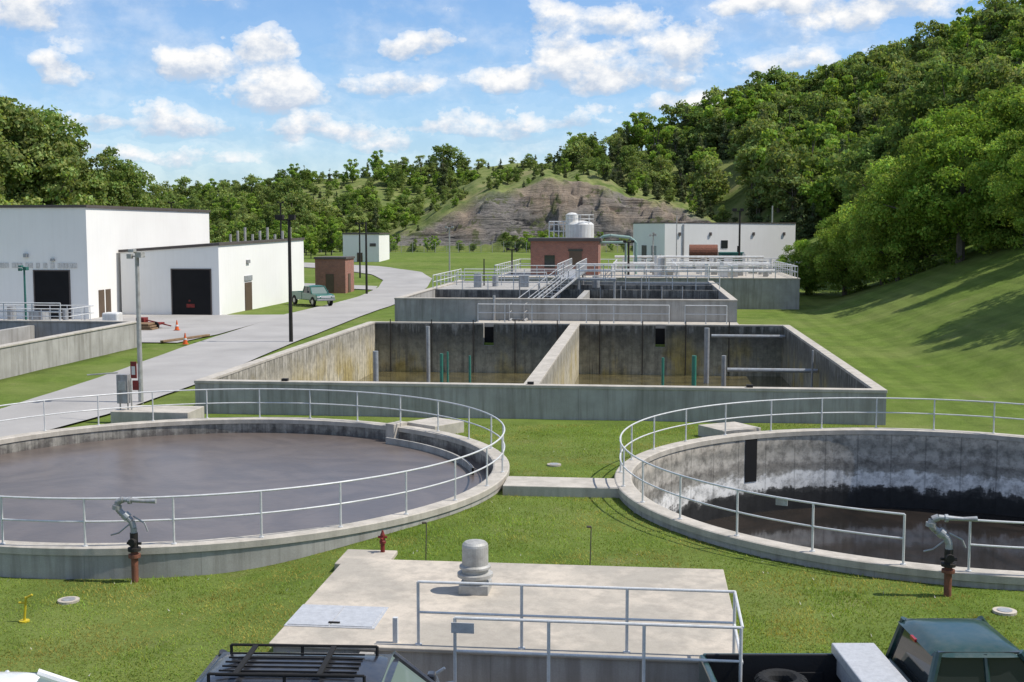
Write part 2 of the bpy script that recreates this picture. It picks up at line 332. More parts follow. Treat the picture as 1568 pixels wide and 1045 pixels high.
# ---------------------------------------------------------------- round tanks
def ring_wall(mb,c,ro,ri,z0,z1,n=144,inner=True,outer=True):
    V=[];F=[]
    for r,z in((ro,z0),(ro,z1),(ri,z1),(ri,z0)):
        for i in range(n):
            w=2*math.pi*i/n;V.append((c[0]+r*math.cos(w),c[1]+r*math.sin(w),z))
    for k in ([0] if outer else [])+[1]+([2] if inner else []):
        for i in range(n):F.append((k*n+i,k*n+(i+1)%n,(k+1)*n+(i+1)%n,(k+1)*n+i))
    return mb.add(V,F)
def disc(mb,c,r,z,n=96): return mb.add([(c[0]+r*math.cos(2*math.pi*i/n),c[1]+r*math.sin(2*math.pi*i/n),z) for i in range(n)],[tuple(range(n))])
def round_tank(cs,wz,inner,wmat,gaps):
    c=L(*cs);g=group('round_settling_tank',(c[0],c[1],.2))
    obj('wall',ring_wall(MB(),c,RO,RI,-6,.33,inner=False),'conc',g,smooth=False)
    cp=MB();n=144;V=[];F=[]
    for r,z in((RO+.03,.33),(RO+.03,.48),(RO,.5),(RI+.02,.5),(RI-.03,.48),(RI-.03,.33)):
        for i in range(n):
            w=2*math.pi*i/n;V.append((c[0]+r*math.cos(w),c[1]+r*math.sin(w),z))
    for k in range(5):
        for i in range(n):F.append((k*n+i,k*n+(i+1)%n,(k+1)*n+(i+1)%n,(k+1)*n+i))
    cp.add(V,F);obj('coping',cp,'cope',g)
    il=MB();il.add([(c[0]+RI*math.cos(2*math.pi*i/n),c[1]+RI*math.sin(2*math.pi*i/n),z) for z in(-6,.34) for i in range(n)],[(i,(i+1)%n,n+(i+1)%n,n+i) for i in range(n)])
    obj('inner_lining',il,inner,g);obj('water',disc(MB(),c,RI,wz),wmat,g)
    r=MB()
    for a0,a1 in gaps: rail(r,arc(c,RO-.12,a0,a1,.5,int(abs(a1-a0)/2.5)+1),sp=1.95)
    obj('railing',r,'alu',g);return g,c
ya=6.2
gL,cL=round_tank(CL,-.02,'lin','sludge',[(-180,180)])
gR,cR=round_tank(CR,-2.25,'tide_shade','dwater',[(-108+ya,244+ya)])
def onring(c,deg,r): w=math.radians(deg+ya);return (c[0]+r*math.cos(w),c[1]+r*math.sin(w))
b_=MB();b_.obox(onring(cL,54,9.0),math.radians(54+ya),.75,.4,-1,.62);b_.obox(onring(cL,49,10.1),math.radians(49+ya),1.5,1.5,-.2,.6);obj('inlet_box',b_,'cope',gL,bevel=.02)
b_=MB();b_.add(*[[(p[0],p[1],z) for z in(-.4,.2) for r in(8.25,8.32) for p in [onring(cL,k,r) for k in range(8,54,3)]],[]]);nn_=16
b_.f+=[(i,i+1,i+1+2*nn_,i+2*nn_) for i in range(nn_-1)]+[(nn_+i,nn_+i+1,nn_+i+1+2*nn_,nn_+i+2*nn_) for i in range(nn_-1)]+[(2*nn_+i,2*nn_+i+1,3*nn_+i+1,3*nn_+i) for i in range(nn_-1)]
obj('effluent_weir',b_,'conc',gL)
b_=MB();b_.obox(onring(cR,117,8.89),math.radians(117+ya),.06,.5,-1.15,.49);obj('inlet_slot',b_,'dark',gR)  # dark box proud of the lining, painting the shade of a gap
b_=MB();b_.obox(onring(cR,117,10.1),math.radians(117+ya),1.5,1.6,-.2,.6);obj('inlet_box',b_,'cope',gR,bevel=.02)
wa=L(-.3,33.4);w=MB();w.box(wa[0]+.1,L(2.9,33.2)[0]+.15,wa[1]-.55,wa[1]+.75,-.2,.47);o=obj('concrete_walkway',w,'cope',bevel=.02)
# ---------------------------------------------------------------- slab with pit
g=group('pump_station_slab',(-2.2,21.8,.3))
m_=MB();m_.box(-6.1,1.6,19.2,24.35,-1.4,.55);obj('slab_base',m_,'conc',g)
m_=MB();m_.box(-6.16,1.66,19.14,24.41,.55,.62);obj('slab_top',m_,'slab',g,bevel=.015)
m_=MB();m_.box(-4.6,1.6,17.6,17.9,-1.4,.55);m_.box(1.35,1.6,17.9,19.1,-1.4,.55);m_.box(-4.6,-4.35,17.9,19.1,-1.4,.55);obj('pit_wall',m_,'conc',g,bevel=.015)
m_=MB();m_.box(-4.35,1.35,17.9,19.2,-.62,-.55);obj('pit_floor',m_,'slab',g)
m_=MB();rail(m_,[(-3.66,19.32,.62),(1.5,19.32,.62)],sp=1.72);rail(m_,[(-2.8,17.75,.55),(1.48,17.75,.55)],sp=1.43);m_.path([(1.5,17.75,1.62),(1.5,19.32,1.69)],.024);m_.path([(1.5,17.75,1.08),(1.5,19.32,1.15)],.022)
m_.path([(-2.8,17.75,.62),(-3.05,17.75,.56),(-3.1,17.7,.75),(-2.95,17.7,.85)],.024);obj('railing',m_,'alu',g)
m_=MB();m_.box(-2.85,-2.5,17.7,17.72,1.4,1.56);obj('sign_plate',m_,'toolbox',g)
h0=L(-3.55,21.1);m_=MB();m_.box(h0[0]-.35,h0[0]+1.25,20.0,21.2,.62,.635);m_.box(h0[0]-.3,h0[0]+.44,20.05,21.15,.635,.65);m_.box(h0[0]+.46,h0[0]+1.2,20.05,21.15,.635,.65);obj('access_hatch',m_,'toolbox',g)
m_=MB();m_.box(h0[0]+.4,h0[0]+.6,20.15,20.19,.65,.675);obj('hatch_handle',m_,'pole',g)
m_=MB();m_.box(-4.1,-4.02,19.35,19.43,.62,1.05);obj('stub_post',m_,'alu',g)
v0=L(-.7,22.6);g=group('roof_vent',(v0[0],v0[1],.62))
m_=MB();m_.box(-.28,.28,-.28,.28,0,.18);obj('curb',m_,'galv',g,bevel=.01,local=True)
m_=MB();m_.rev((0,0,.18),[(.22,0),(.22,.1),(.34,.12),(.34,.18),(.25,.2),(.25,.26),(.3,.28),(.3,.32),(.25,.35),(.25,.7),(.24,.74),(.2,.78),(.08,.81)],32);obj('cowl',m_,'galv',g,smooth=False,local=True)
# ---------------------------------------------------------------- rectangular aeration tank
g=group('rectangular_aeration_tank',(-4.3,61.5,.2))
T0,T1,S0,S1=46,77,-17.6,9
SL=((-10.15,-9.5),(.75,1.35));SG=((S0+.4,-10.15),(-9.5,-4.55),(-4.05,.75),(1.35,S1-.4))
m_=MB();m_.box(S0,S1,T0,T0+.4,-5.5,1.4);m_.box(S0,S0+.4,T0+.4,T1,-5.5,1.4);m_.box(S1-.4,S1,T0+.4,T1,-5.5,1.4)
for a,b2 in SG: m_.box(a,b2,T1-.4,T1,-5.5,1.4)
for a,b2 in SL: m_.box(a,b2,T1-.4,T1,-5.5,.05)
m_.box(-4.55,-4.05,T0+.4,T1,-5.5,1.4);obj('walls',m_,'conc',g)
e=.006;m_=MB()
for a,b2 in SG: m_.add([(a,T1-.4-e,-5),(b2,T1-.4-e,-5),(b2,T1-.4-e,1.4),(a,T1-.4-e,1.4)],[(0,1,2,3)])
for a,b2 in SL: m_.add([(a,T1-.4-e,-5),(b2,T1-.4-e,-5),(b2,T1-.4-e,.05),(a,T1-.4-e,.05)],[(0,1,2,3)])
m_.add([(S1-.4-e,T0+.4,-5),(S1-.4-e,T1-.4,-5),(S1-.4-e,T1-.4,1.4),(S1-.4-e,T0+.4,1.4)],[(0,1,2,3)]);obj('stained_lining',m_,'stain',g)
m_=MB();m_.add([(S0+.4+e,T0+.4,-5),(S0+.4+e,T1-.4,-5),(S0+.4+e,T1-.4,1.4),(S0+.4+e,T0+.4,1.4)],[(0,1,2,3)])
m_.add([(-4.05+e,T0+.4,-5),(-4.05+e,T1-.4,-5),(-4.05+e,T1-.4,1.4),(-4.05+e,T0+.4,1.4)],[(0,1,2,3)]);obj('sunlit_lining',m_,'stainlit',g)
m_=MB();k=.03
m_.box(S0-k,S1+k,T0-k,T0+.4+k,1.4,1.52);m_.box(S0-k,S0+.4+k,T0+.4+k,T1-.45,1.4,1.52);m_.box(S1-.4-k,S1+k,T0+.4+k,T1-.45,1.4,1.52);m_.box(-4.6,-4.0,T0+.43,T1-.45,1.4,1.52)
for a,b2 in((S0-k,-10.15),(-9.5,.75),(1.35,S1+k)): m_.box(a,b2,T1-.42,T1+.02,1.4,1.5)
obj('coping',m_,'cope',g,bevel=.015)
m_=MB();m_.box(S0+.4,-4.55,T0+.4,T1-.4,-1.8,-1.7);m_.box(-4.05,S1-.4,T0+.4,T1-.4,-1.8,-1.7);obj('water',m_,'owater',g)
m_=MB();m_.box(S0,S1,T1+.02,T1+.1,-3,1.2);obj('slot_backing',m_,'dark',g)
m_=MB();m_.box(-10.8,6,T1+.12,79.4,1.2,1.45);obj('rear_walkway',m_,'cope',g)
m_=MB();rail(m_,[(-10.6,77.3,1.5),(1.6,77.3,1.5)],h=1.15,sp=1.75,r=.03,rp=.03);rail(m_,[(2.6,77.3,1.5),(5.2,77.3,1.5)],h=1.15,sp=1.3,r=.03,rp=.03);obj('railing',m_,'alu',g)
m_=MB()
for E,N,z,r in((-7,62,1.23,.14),(-5,72,1.7,.12),(11.6,72,1.6,.16),(10.7,61,1.1,.12)):
    s,t=L(E,N);m_.tube((s,t,-5),(s,t,z),r,n=12)
a=L(10.7,60);m_.tube((a[0],a[1],.5),(8.55,a[1],.5),.1);a=L(12.2,74);m_.tube((a[0],a[1],.95),(8.55,a[1],.95),.1);m_.tube((8.2,60,1.6),(8.2,60.5,-4),.05)
obj('drop_pipes',m_,'pipe',g,smooth=False)
m_=MB()
for E,N,z,r in((-3.5,60,1.3,.09),(-3.2,60,1.4,.05),(-2.1,60,1.2,.06),(7.5,60,1.1,.07),(9.05,60,1.2,.12)):
    s,t=L(E,N);m_.tube((s,t,-5),(s,t,z),r,n=10)
obj('green_pipes',m_,'green',g)
m_=MB();random.seed(11)
for i in range(9):
    E=-8+i*2.7;s,t=L(E,76);m_.tube((s,76.45,-3),(s,76.45,1.7),.035,n=6)
for s in(-4.3,-14,4): m_.box(s-.12,s+.12,46.1,46.3,1.52,1.62)
obj('air_drop_lines',m_,'pole',g)
# ---------------------------------------------------------------- raised tank behind
g=group('raised_process_tank',(-5.2,93,.2));a0,a1,b0,b1,zt=-16.5,6,79.5,108,2.8
m_=MB();m_.box(a0,a1,b0,b0+.4,-.5,zt);m_.box(a0,a0+.4,b0+.4,b1,-.5,zt);m_.box(a1-.4,a1,b0+.4,b1,-.5,zt);m_.box(a0+.4,a1-.4,b1-.4,b1,-.5,zt);m_.box(a0+.4,-8,93,107.6,-.5,zt)
m_.box(-4.5,-4.1,80,92.9,-.5,zt);obj('walls',m_,'conc',g)
m_=MB();m_.box(-8,a1-.4,93,93.4,-.5,zt+.02);m_.box(-8,a1-.4,101,101.3,-.5,zt+.02);m_.box(a0+.41,a1-.41,92.97,92.99,0,zt-.05);obj('cross_walls',m_,'stain2',g)
m_=MB();m_.box(a0-.03,a1+.03,b0-.03,b0+.43,zt,zt+.1);m_.box(a0-.03,a0+.43,b0+.44,b1,zt,zt+.1);m_.box(a1-.43,a1+.03,b0+.44,b1,zt,zt+.1);obj('coping',m_,'cope',g,bevel=.02)
m_=MB();m_.box(a0+.4,a1-.4,b0+.4,92.9,.6,.7);m_.box(-8,a1-.4,93.4,107.6,.9,1.);obj('water',m_,'dwater',g)
m_=MB();R_=dict(r=.035,rp=.035);rail(m_,[(a0+.5,93.2,zt),(-6,93.2,zt)],**R_);rail(m_,[(a0+.2,93.2,zt),(a0+.2,107.8,zt)],**R_);rail(m_,[(a0+.5,107.8,zt),(a1-.4,107.8,zt)],**R_);rail(m_,[(-1.4,93.2,zt),(a1-.3,93.2,zt)],**R_);rail(m_,[(a0+1,100,zt),(-8,100,zt)],**R_);obj('railing',m_,'alu',g)
m_=MB();m_.box(-13.5,-12.9,96,96.6,zt,zt+1.1);m_.tube((-12,98,zt),(-12,98,zt+.9),.25,n=12);m_.box(-10,-9.2,97,97.5,zt,zt+1);m_.tube((-3.8,97,zt),(-3.8,97,zt+.9),.3,n=12);obj('valve_operators',m_,'pipe',g)
m_=MB()
for i in range(9): m_.tube((-9.5+i*1.55,92.9,0),(-9.5+i*1.55,92.9,zt+.3+.7*(i%3==0)),.05,n=6)
m_.tube((-9.8,79.3,1.4),(-9.8,79.3,3.1),.09,n=8);obj('air_pipes',m_,'pipe',g)
g=group('metal_staircase',(-7,86,1.5))
A=Vector((*L(.3,79.3),1.45));B=Vector((*L(4.4,92.6),3.7));D=(B-A);side=Vector((D.y,-D.x,0)).normalized()*.5
m_=MB()
for sg in(-1,1):
    p=A+side*sg;q=B+side*sg;m_.tube(p,q,.09,n=6)
    for hh in(1.05,.55):m_.tube(p+Vector((0,0,hh)),q+Vector((0,0,hh)),.035)
    for i in range(7):
        w=p+(q-p)*i/6;m_.tube(w,w+Vector((0,0,1.05)),.035)
for i in range(14):
    w=A+D*(i+.5)/14;m_.obox((w.x,w.y),math.atan2(D.y,D.x),.3,1.0,w.z,w.z+.04)
obj('flight',m_,'pipe',g)
m_=MB();bx,by=B.x,B.y;m_.box(bx-1,bx+3.5,by,by+1.4,3.55,3.7);m_.box(bx-1,bx+.4,by+1.4,112,3.55,3.7)
for q in((bx-.9,by+.1),(bx+3.4,by+.1),(bx-.9,by+7),(bx+.3,by+7),(bx+.3,by+14)):m_.tube((q[0],q[1],.5),(q[0],q[1],3.6),.09)
obj('landing',m_,'pipe',g)
m_=MB();rail(m_,[(bx+.7,by+.05,3.7),(bx+3.4,by+.05,3.7),(bx+3.4,by+1.35,3.7),(bx+.4,by+1.35,3.7),(bx+.4,111,3.7)],**R_);rail(m_,[(bx-.95,by+.1,3.7),(bx-.95,111,3.7)],**R_);obj('railing',m_,'alu',g)
g=group('concrete_treatment_deck',(0,123,1));m_=MB();m_.box(-14,14,112,136,-1,2.9);obj('deck',m_,'conc',g);m_=MB();m_.box(-14.05,14.05,111.95,136.05,2.9,3.0);obj('deck_top',m_,'cope',g)
m_=MB()
for t in(112.1,117,122,128,135.8):
    x0=-13.8 if t<113 or t>130 else -3
    rail(m_,[(x0,t,3),(13.8,t,3)],sp=2,r=.04,rp=.04)
for s in(-13.8,-3,3,8,13.8): rail(m_,[(s,112.1,3),(s,135.8,3)],sp=2,r=.04,rp=.04)
obj('railing',m_,'alu',g)
m_=MB();m2=MB();random.seed(3)
for i in range(34):
    s=random.uniform(-3,13);t=random.uniform(113,134);q=m_ if i%3 else m2
    if i%2: q.box(s,s+random.uniform(.3,1.1),t,t+.6,3,3+random.uniform(.6,1.5))
    else: q.tube((s,t,3),(s,t,3+random.uniform(.8,1.9)),random.uniform(.08,.35),n=12)
for t,z in((114,3.6),(119,4.1),(125,4.6)): m_.tube((-3,t,z),(12,t,z),.13)
obj('process_equipment',m_,'tank_white',g);obj('motor_housings',m2,'galv',g)
g=group('round_concrete_tank',(12,153,2));c=(12,153)
obj('wall',ring_wall(MB(),c,9,8.6,-1,2.5),'conc',g);obj('water',disc(MB(),c,8.6,1.9),'dwater',g);m_=MB();rail(m_,arc(c,8.8,0,360,2.5,60),sp=2.2,r=.045,rp=.045);obj('railing',m_,'alu',g)
g=group('clarifier_bridge',(12,153,3));m_=MB();m_.box(3,21,152.3,153.7,2.5,2.75);rail(m_,[(3,152.3,2.75),(21,152.3,2.75)],**R_);rail(m_,[(3,153.7,2.75),(21,153.7,2.75)],**R_);m_.tube((12,153,1),(12,153,4.6),.5,n=14);obj('bridge',m_,'alu',g)
# ---------------------------------------------------------------- buildings
def quad_building(name,pts,z0,z1,mat,trim='trim',roof='roof',ztop=None,tr=.22,over=.12):
    cx=sum(p[0] for p in pts)/4;cy=sum(p[1] for p in pts)/4;g=group(name,(cx,cy,z0))
    zt=ztop or [z1]*4
    m_=MB();m_.add([(p[0],p[1],z0) for p in pts]+[(p[0],p[1],z) for p,z in zip(pts,zt)],[(0,1,5,4),(1,2,6,5),(2,3,7,6),(3,0,4,7),(4,5,6,7)]);fixn(obj('walls',m_,mat,g))
    o=[(p[0]+(over if p[0]>cx else -over),p[1]+(over if p[1]>cy else -over)) for p in pts]
    m_=MB();m_.add([(p[0],p[1],z-tr*.3) for p,z in zip(o,zt)]+[(p[0],p[1],z+tr*.7) for p,z in zip(o,zt)],[(0,1,2,3),(0,1,5,4),(1,2,6,5),(2,3,7,6),(3,0,4,7),(4,5,6,7)]);fixn(obj('roof_trim',m_,trim,g))
    return g
def opening(g,s0,s1,t,z0,z1,depth=-.01,mat='dark',frame='trim'):
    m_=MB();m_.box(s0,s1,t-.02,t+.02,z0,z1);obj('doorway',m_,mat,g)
    m_=MB();f=.1;m_.box(s0-f,s0,t-.06,t+.02,z0,z1+f);m_.box(s1,s1+f,t-.06,t+.02,z0,z1+f);m_.box(s0,s1,t-.06,t+.02,z1,z1+f);obj('door_frame',m_,frame,g)
g=quad_building('white_workshop_hall',[(-78,92.5),(-44,92.5),(-44,120),(-78,120)],0,9.2,'white')
for E0,E1 in((-38.2,-35.3),(-44,-41.6)):
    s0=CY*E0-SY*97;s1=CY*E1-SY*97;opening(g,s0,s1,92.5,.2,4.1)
m_=MB();random.seed(2);x_=-51.5
while x_<-45:
    w_=random.uniform(.12,.32);m_.box(x_,x_+w_,92.44,92.48,4.35,4.75);x_+=w_+random.choice((.08,.08,.3))
obj('sign_letters',m_,pmat('faded_letters',(.55,.53,.49),(.72,.7,.66),6),g)
m_=MB();m_.box(-44.02,-43.95,94.3,95.3,.2,2.5);m_.box(-44.02,-43.95,95.6,96.5,.2,2.5);obj('side_doors',m_,'door',g)
m_=MB();m_.box(-49.2,-48.9,92.2,92.5,5.2,5.5);m_.box(-47,-46.7,92.3,92.5,4.9,5.1);obj('wall_lamp',m_,'pipe',g)
g=quad_building('white_garage',[(-43.7,98),(-35.2,98),(-35.2,123.5),(-43.7,123.5)],0,6.1,'white',ztop=[5.55,6.15,6.4,5.9])
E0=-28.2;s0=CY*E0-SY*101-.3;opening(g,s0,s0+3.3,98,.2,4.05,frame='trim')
m_=MB();m_.box(s0+1.2,s0+1.9,97.95,97.97,.9,1.2);m_.box(s0+1.4,s0+1.55,97.95,97.97,1.4,1.55);obj('parked_machine_front',m_,'red',g)
m_=MB();m_.box(-35.2,-35.12,104.5,106.3,.2,2.7);obj('side_door',m_,'door',g);m_=MB();m_.box(-35.2,-35.05,105,105.8,4.4,4.7);m_.box(-35.2,-35.12,104.4,106.5,2.85,3.3);obj('wall_lamp',m_,'pipe',g)
m_=MB()
for i in range(9):
    q=122-i*.2;x_=-42.5+i*.85;m_.tube((x_,q,5.8),(x_,q,6.9+(i*7%3)*.35),.13,n=10)
obj('roof_vents',m_,'galv',g)
s,t=L(-21.7,134);g=quad_building('small_brick_building',[(s,t),(s+3.4,t),(s+3.4,t+4),(s,t+4)],.2,4.2,'brick')
m_=MB();m_.box(s+3.4,s+3.46,t+1.2,t+2.2,.4,2.5);m_.box(s+1.2,s+2.1,t-.06,t,.5,2.5);obj('door',m_,'door',g)
s,t=L(-27.2,196);g=quad_building('white_outbuilding',[(s,t),(s+5.9,t),(s+5.9,t+8),(s,t+8)],1,6.6,'white')
m_=MB();m_.box(s+2.3,s+3.2,t-.06,t,1.5,3.6);obj('door',m_,'door',g)
m_=MB();m_.box(s+4.4,s+5.4,t-.06,t,4.6,5.1);obj('vent_grille',m_,'trim',g)
g=quad_building('brick_control_building',[(-10.95,117.5),(-4.4,117.5),(-4.4,123.5),(-10.95,123.5)],2.5,6.35,'brick',over=.25,tr=.3)
m_=MB();m_.box(-7.2,-6.0,117.44,117.5,3.9,5.3);obj('door',m_,'door',g)
m_=MB();m_.box(-7.3,-5.9,117.42,117.48,5.3,5.5);m_.box(-9.6,-8.6,117.45,117.5,3.7,4.9);obj('window',m_,'glass',g)
s,t=L(7.1,128);g=group('white_storage_tank',(s,t,3));m_=MB();m_.rev((s,t,0),[(1.5,5.9),(1.5,7.9),(1.2,8.15),(.4,8.3)],28);m_.rev((s-.8,t-.2,0),[(.65,8.0),(.65,8.9),(.4,9.1),(.1,9.15)],18);obj('drum',m_,'tank_white',g)
m_=MB()
for a in range(6): w=a*math.pi/3;m_.tube((s+1.3*math.cos(w),t+1.3*math.sin(w),2.9),(s+1.3*math.cos(w),t+1.3*math.sin(w),6),.12)
rail(m_,arc((s,t),1.45,0,360,8.0,14),h=.9,sp=1.2,r=.035)
for a in(0,1,2,3): m_.tube((s-3.2+a*.5,t,2.9),(s-3.2+a*.5,t,8.2),.06)
for z in(6.5,7.2,7.9,8.2): m_.tube((s-3.2,t,z),(s-1.4,t,z),.06)
obj('support_frame',m_,'alu',g)
m_=MB();a=L(8.6,120);b2=L(12.2,120);m_.path([(a[0],a[1],6.4),(a[0]+.4,a[1],6.7),(a[0]+1.1,a[1],6.8),(b2[0]-.6,b2[1],6.6),(b2[0],b2[1],6.1),(b2[0],b2[1],3)],.15,n=10);m_.path([(a[0],a[1]+1,6.1),(b2[0]-1,b2[1]+1,6.1),(b2[0]-1,b2[1]+1,3)],.12,n=10);obj('process_pipe',m_,pmat('pale_green_pipe',(.22,.36,.32),(.3,.38,.35)))
P=[L(18.8,150),L(36.6,157.5),L(31.2,170),L(16.3,164)]
g=quad_building('white_process_building',P,-.5,8.15,'white',over=.05,tr=.12)
def wallbox(g,name,P0,P1,f0,f1,z0,z1,mat,out=.05):
    P0=Vector((*P0,0));P1=Vector((*P1,0));d=P1-P0;n=Vector((d.y,-d.x,0)).normalized();a=P0+d*f0;b=P0+d*f1;c=(a+b)/2
    m_=MB();m_.obox((c.x,c.y),math.atan2(d.y,d.x),(b-a).length,out*2,z0,z1);obj(name,m_,mat,g)
for f in(.1,.33,.66,.9): wallbox(g,'wall_lamp',P[0],P[1],f,f+.015,6.6,7.0,'trim',.15)
wallbox(g,'window',P[0],P[1],.42,.47,5.0,6.0,'glass');wallbox(g,'side_door',P[3],P[0],.3,.45,3,5.3,'trim');wallbox(g,'side_door',P[3],P[0],.6,.75,3,5.3,'pipe');wallbox(g,'downpipe',P[0],P[1],.13,.14,0,8,'pipe',.1)
s,t=L(22,140);g=group('brown_storage_tank',(s,t,3));m_=MB();m_.tube((s-1.6,t,4.7),(s+1.6,t,4.7),.95,n=22);obj('shell',m_,'rust',g);m_=MB();m_.box(s-1.2,s-.9,t-.7,t+.7,.5,4);m_.box(s+.9,s+1.2,t-.7,t+.7,.5,4);obj('saddles',m_,'conc',g)
s,t=L(24.8,139);g=group('generator_cabinet',(s,t,2));m_=MB();m_.box(s-1.2,s+1.6,t-.8,t+.8,.5,4.8);obj('cabinet',m_,'teal',g,bevel=.06);m_=MB();m_.box(s-.9,s+.2,t-.84,t-.8,3.6,4.5);m_.tube((s+1,t,4.8),(s+1,t,5.5),.12);obj('louvre',m_,'dark',g)
# ---------------------------------------------------------------- left open tank
g=group('open_channel_tank',(-40,56,.2));m_=MB();m_.box(-31.4,-31,40,72,-1,1.7);m_.box(-50,-31.4,71.6,72,-1,1.7);m_.box(-50,-31.4,58,58.4,-1,1.5);m_.box(-38,-37.6,58.4,71.6,-1,1.5);obj('walls',m_,'conc',g)
m_=MB();m_.box(-31.45,-30.95,40,72.05,1.7,1.8);m_.box(-50,-31.46,71.55,72.05,1.7,1.8);obj('coping',m_,'cope',g,bevel=.02)
m_=MB();m_.box(-50,-31.4,40,71.6,-2,-.3);obj('water',m_,'dwater',g);m_=MB();rail(m_,[(-49,71.8,1.8),(-36,71.8,1.8)],**R_);rail(m_,[(-49,58.2,1.5),(-38,58.2,1.5)],**R_);obj('railing',m_,'alu',g)
s,t=-41.5,79.5;g=group('pump_platform',(s,t,.2));m_=MB();m_.box(s-5,s+2.3,t,t+4,.0,.9);obj('base',m_,'cope',g,bevel=.03);m_=MB();rail(m_,[(s-5,t+.1,.9),(s+2.2,t+.1,.9),(s+2.2,t+3.9,.9),(s-5,t+3.9,.9)],sp=1.3,**R_);obj('railing',m_,'alu',g)
m_=MB();m_.box(s-1.2,s-.2,t+1,t+2,.9,1.7);m_.tube((s-3,t+2,.9),(s-3,t+2,2),.3,n=12);m_.tube((s+1,t+2,.9),(s+1,t+2,1.8),.2,n=12);obj('pumps',m_,'pipe',g)
s,t=-36.6,80.5;g=group('plastic_water_tote',(s,t,.2));m_=MB();m_.box(s-.55,s+.55,t-.5,t+.5,.4,1.7);obj('tank',m_,'tank_white',g,bevel=.1);m_=MB();m_.box(s-.6,s+.6,t-.55,t+.55,.2,.38);obj('pallet',m_,'wood',g)
s,t=-35.8,83.5;g=group('timber_stack',(s,t,.2));m_=MB()
for i in range(3): m_.box(s-.8+.1*i,s+1.0-.12*i,t-.6,t+.6,.28+i*.17,.4+i*.17)
obj('boards',m_,'wood',g,bevel=.01)
s,t=L(-26.2,88);g=group('red_equipment_trailer',(s,t,.2));m_=MB();m_.box(s-1.1,s+.8,t-.5,t+.5,.55,.7);m_.box(s-1.0,s-.4,t-.4,t+.4,.7,1.05);m_.tube((s-.5,t,.9),(s+1.1,t,.55),.05);m_.tube((s+.8,t,.6),(s+1.5,t,.45),.05);obj('chassis',m_,'red',g,bevel=.03)
m_=MB();m_.tube((s-.7,t-.6,.5),(s-.7,t-.45,.5),.3,n=16);m_.tube((s+.5,t-.6,.5),(s+.5,t-.45,.5),.3,n=16);obj('wheels',m_,'rubber',g)
for E,N in((-20.4,75.5),(-23.8,86)):
    s,t=L(E,N);z=G(s,t)+.09;g=group('traffic_cone',(s,t,z));m_=MB();m_.rev((0,0,.03),[(.15,0),(.12,.2),(.11,.2),(.07,.42),(.03,.68)],16);m_.box(-.18,.18,-.18,.18,0,.035);obj('cone',m_,'orange',g,local=True)
    m_=MB();m_.rev((0,0,.03),[(.113,.25),(.095,.36)],16);obj('band',m_,'tank_white',g,local=True)
a=L(-21.3,79);g=group('timber_plank',(a[0],a[1],.3));m_=MB();m_.obox((0,0),math.radians(75),5,.25,.0,.12);obj('plank',m_,'wood',g,local=True,bevel=.01)
# ---------------------------------------------------------------- poles
def pole(name,E,N,ztop,r,mat,head='flood',zb=None):
    s,t=L(E,N);z0=G(s,t) if zb is None else zb;g=group(name,(s,t,z0));h=ztop-z0
    m_=MB();m_.tube((0,0,-.2),(0,0,h),r,r*.75,n=10);obj('shaft',m_,mat,g,local=True)
    m_=MB()
    if head=='flood': m_.box(-.75,.25,-.04,.04,h-.06,h+.03);m_.box(-.85,-.35,-.22,.18,h-.02,h+.3);m_.box(.02,.4,-.22,.18,h-.02,h+.3)
    elif head=='cobra': m_.tube((0,0,h-.1),(.0,-.35,h+.02),.04);m_.box(-.12,.12,-.6,-.3,h-.02,h+.1);m_.box(.05,.3,-.3,.1,h-.25,h-.02);m_.tube((-.35,0,h-.2),(.35,0,h-.2),.03);m_.box(-.4,-.2,-.12,.12,h-.3,h-.1)
    elif head=='bar': m_.box(-.5,.5,-.05,.05,h-.1,h+.02);m_.box(-.55,-.25,-.15,.15,h-.05,h+.15);m_.box(.25,.55,-.15,.15,h-.05,h+.15)
    if m_.v: obj('lamp_head',m_,mat,g,local=True,bevel=.01)
    return g,h
pole('light_pole',-14.1,77.2,8.05,.13,'pole');pole('utility_pole',-15.8,132,8.2,.13,'pole','none');pole('utility_pole',-20,160,8.1,.12,'pole','bar')
g,h=pole('lamp_post',-15.5,50.3,6.55,.11,'galv','cobra')
m_=MB();m_.box(-.35,-.1,-.16,-.1,1.1,1.8);m_.box(-.3,-.05,-.12,-.02,.6,1.0);obj('red_sign',m_,'red',g,local=True);m_=MB();m_.box(-.3,-.15,-.17,-.165,1.25,1.6);obj('sign_label',m_,'tank_white',g,local=True)
pole('lamp_post',-34.5,86,4.8,.09,'teal','cobra');pole('lamp_post',-7.7,150,7.6,.1,'galv','bar')
pole('light_pole',25.2,135,9.4,.13,'pole','flood',3);pole('light_pole',11.3,118,6.2,.12,'pole','bar',3);pole('light_pole',0,116,5.5,.09,'pole','bar',3);pole('light_pole',18.5,137,8.9,.07,'galv','none',3);pole('light_pole',13.9,120,7,.07,'galv','cobra',3)
pole('utility_pole',-36,190,11.5,.15,'pole','bar');pole('utility_pole',-53,190,11.5,.15,'pole','bar');pole('utility_pole',-2.3,100,5,.06,'pole','none',2.8);pole('utility_pole',40.5,190,11,.14,'galv','none')
m_=MB();a=L(-36,190);b2=L(-53,190);m_.path([(a[0]+(b2[0]-a[0])*i/8,a[1]+(b2[1]-a[1])*i/8,11.3-.9*math.sin(math.pi*i/8)) for i in range(9)],.03,n=4);b3=L(-95,200);m_.path([(b2[0]+(b3[0]-b2[0])*i/8,b2[1]+(b3[1]-b2[1])*i/8,11.3-.9*math.sin(math.pi*i/8)) for i in range(9)],.03,n=4);obj('power_line',m_,'pole')
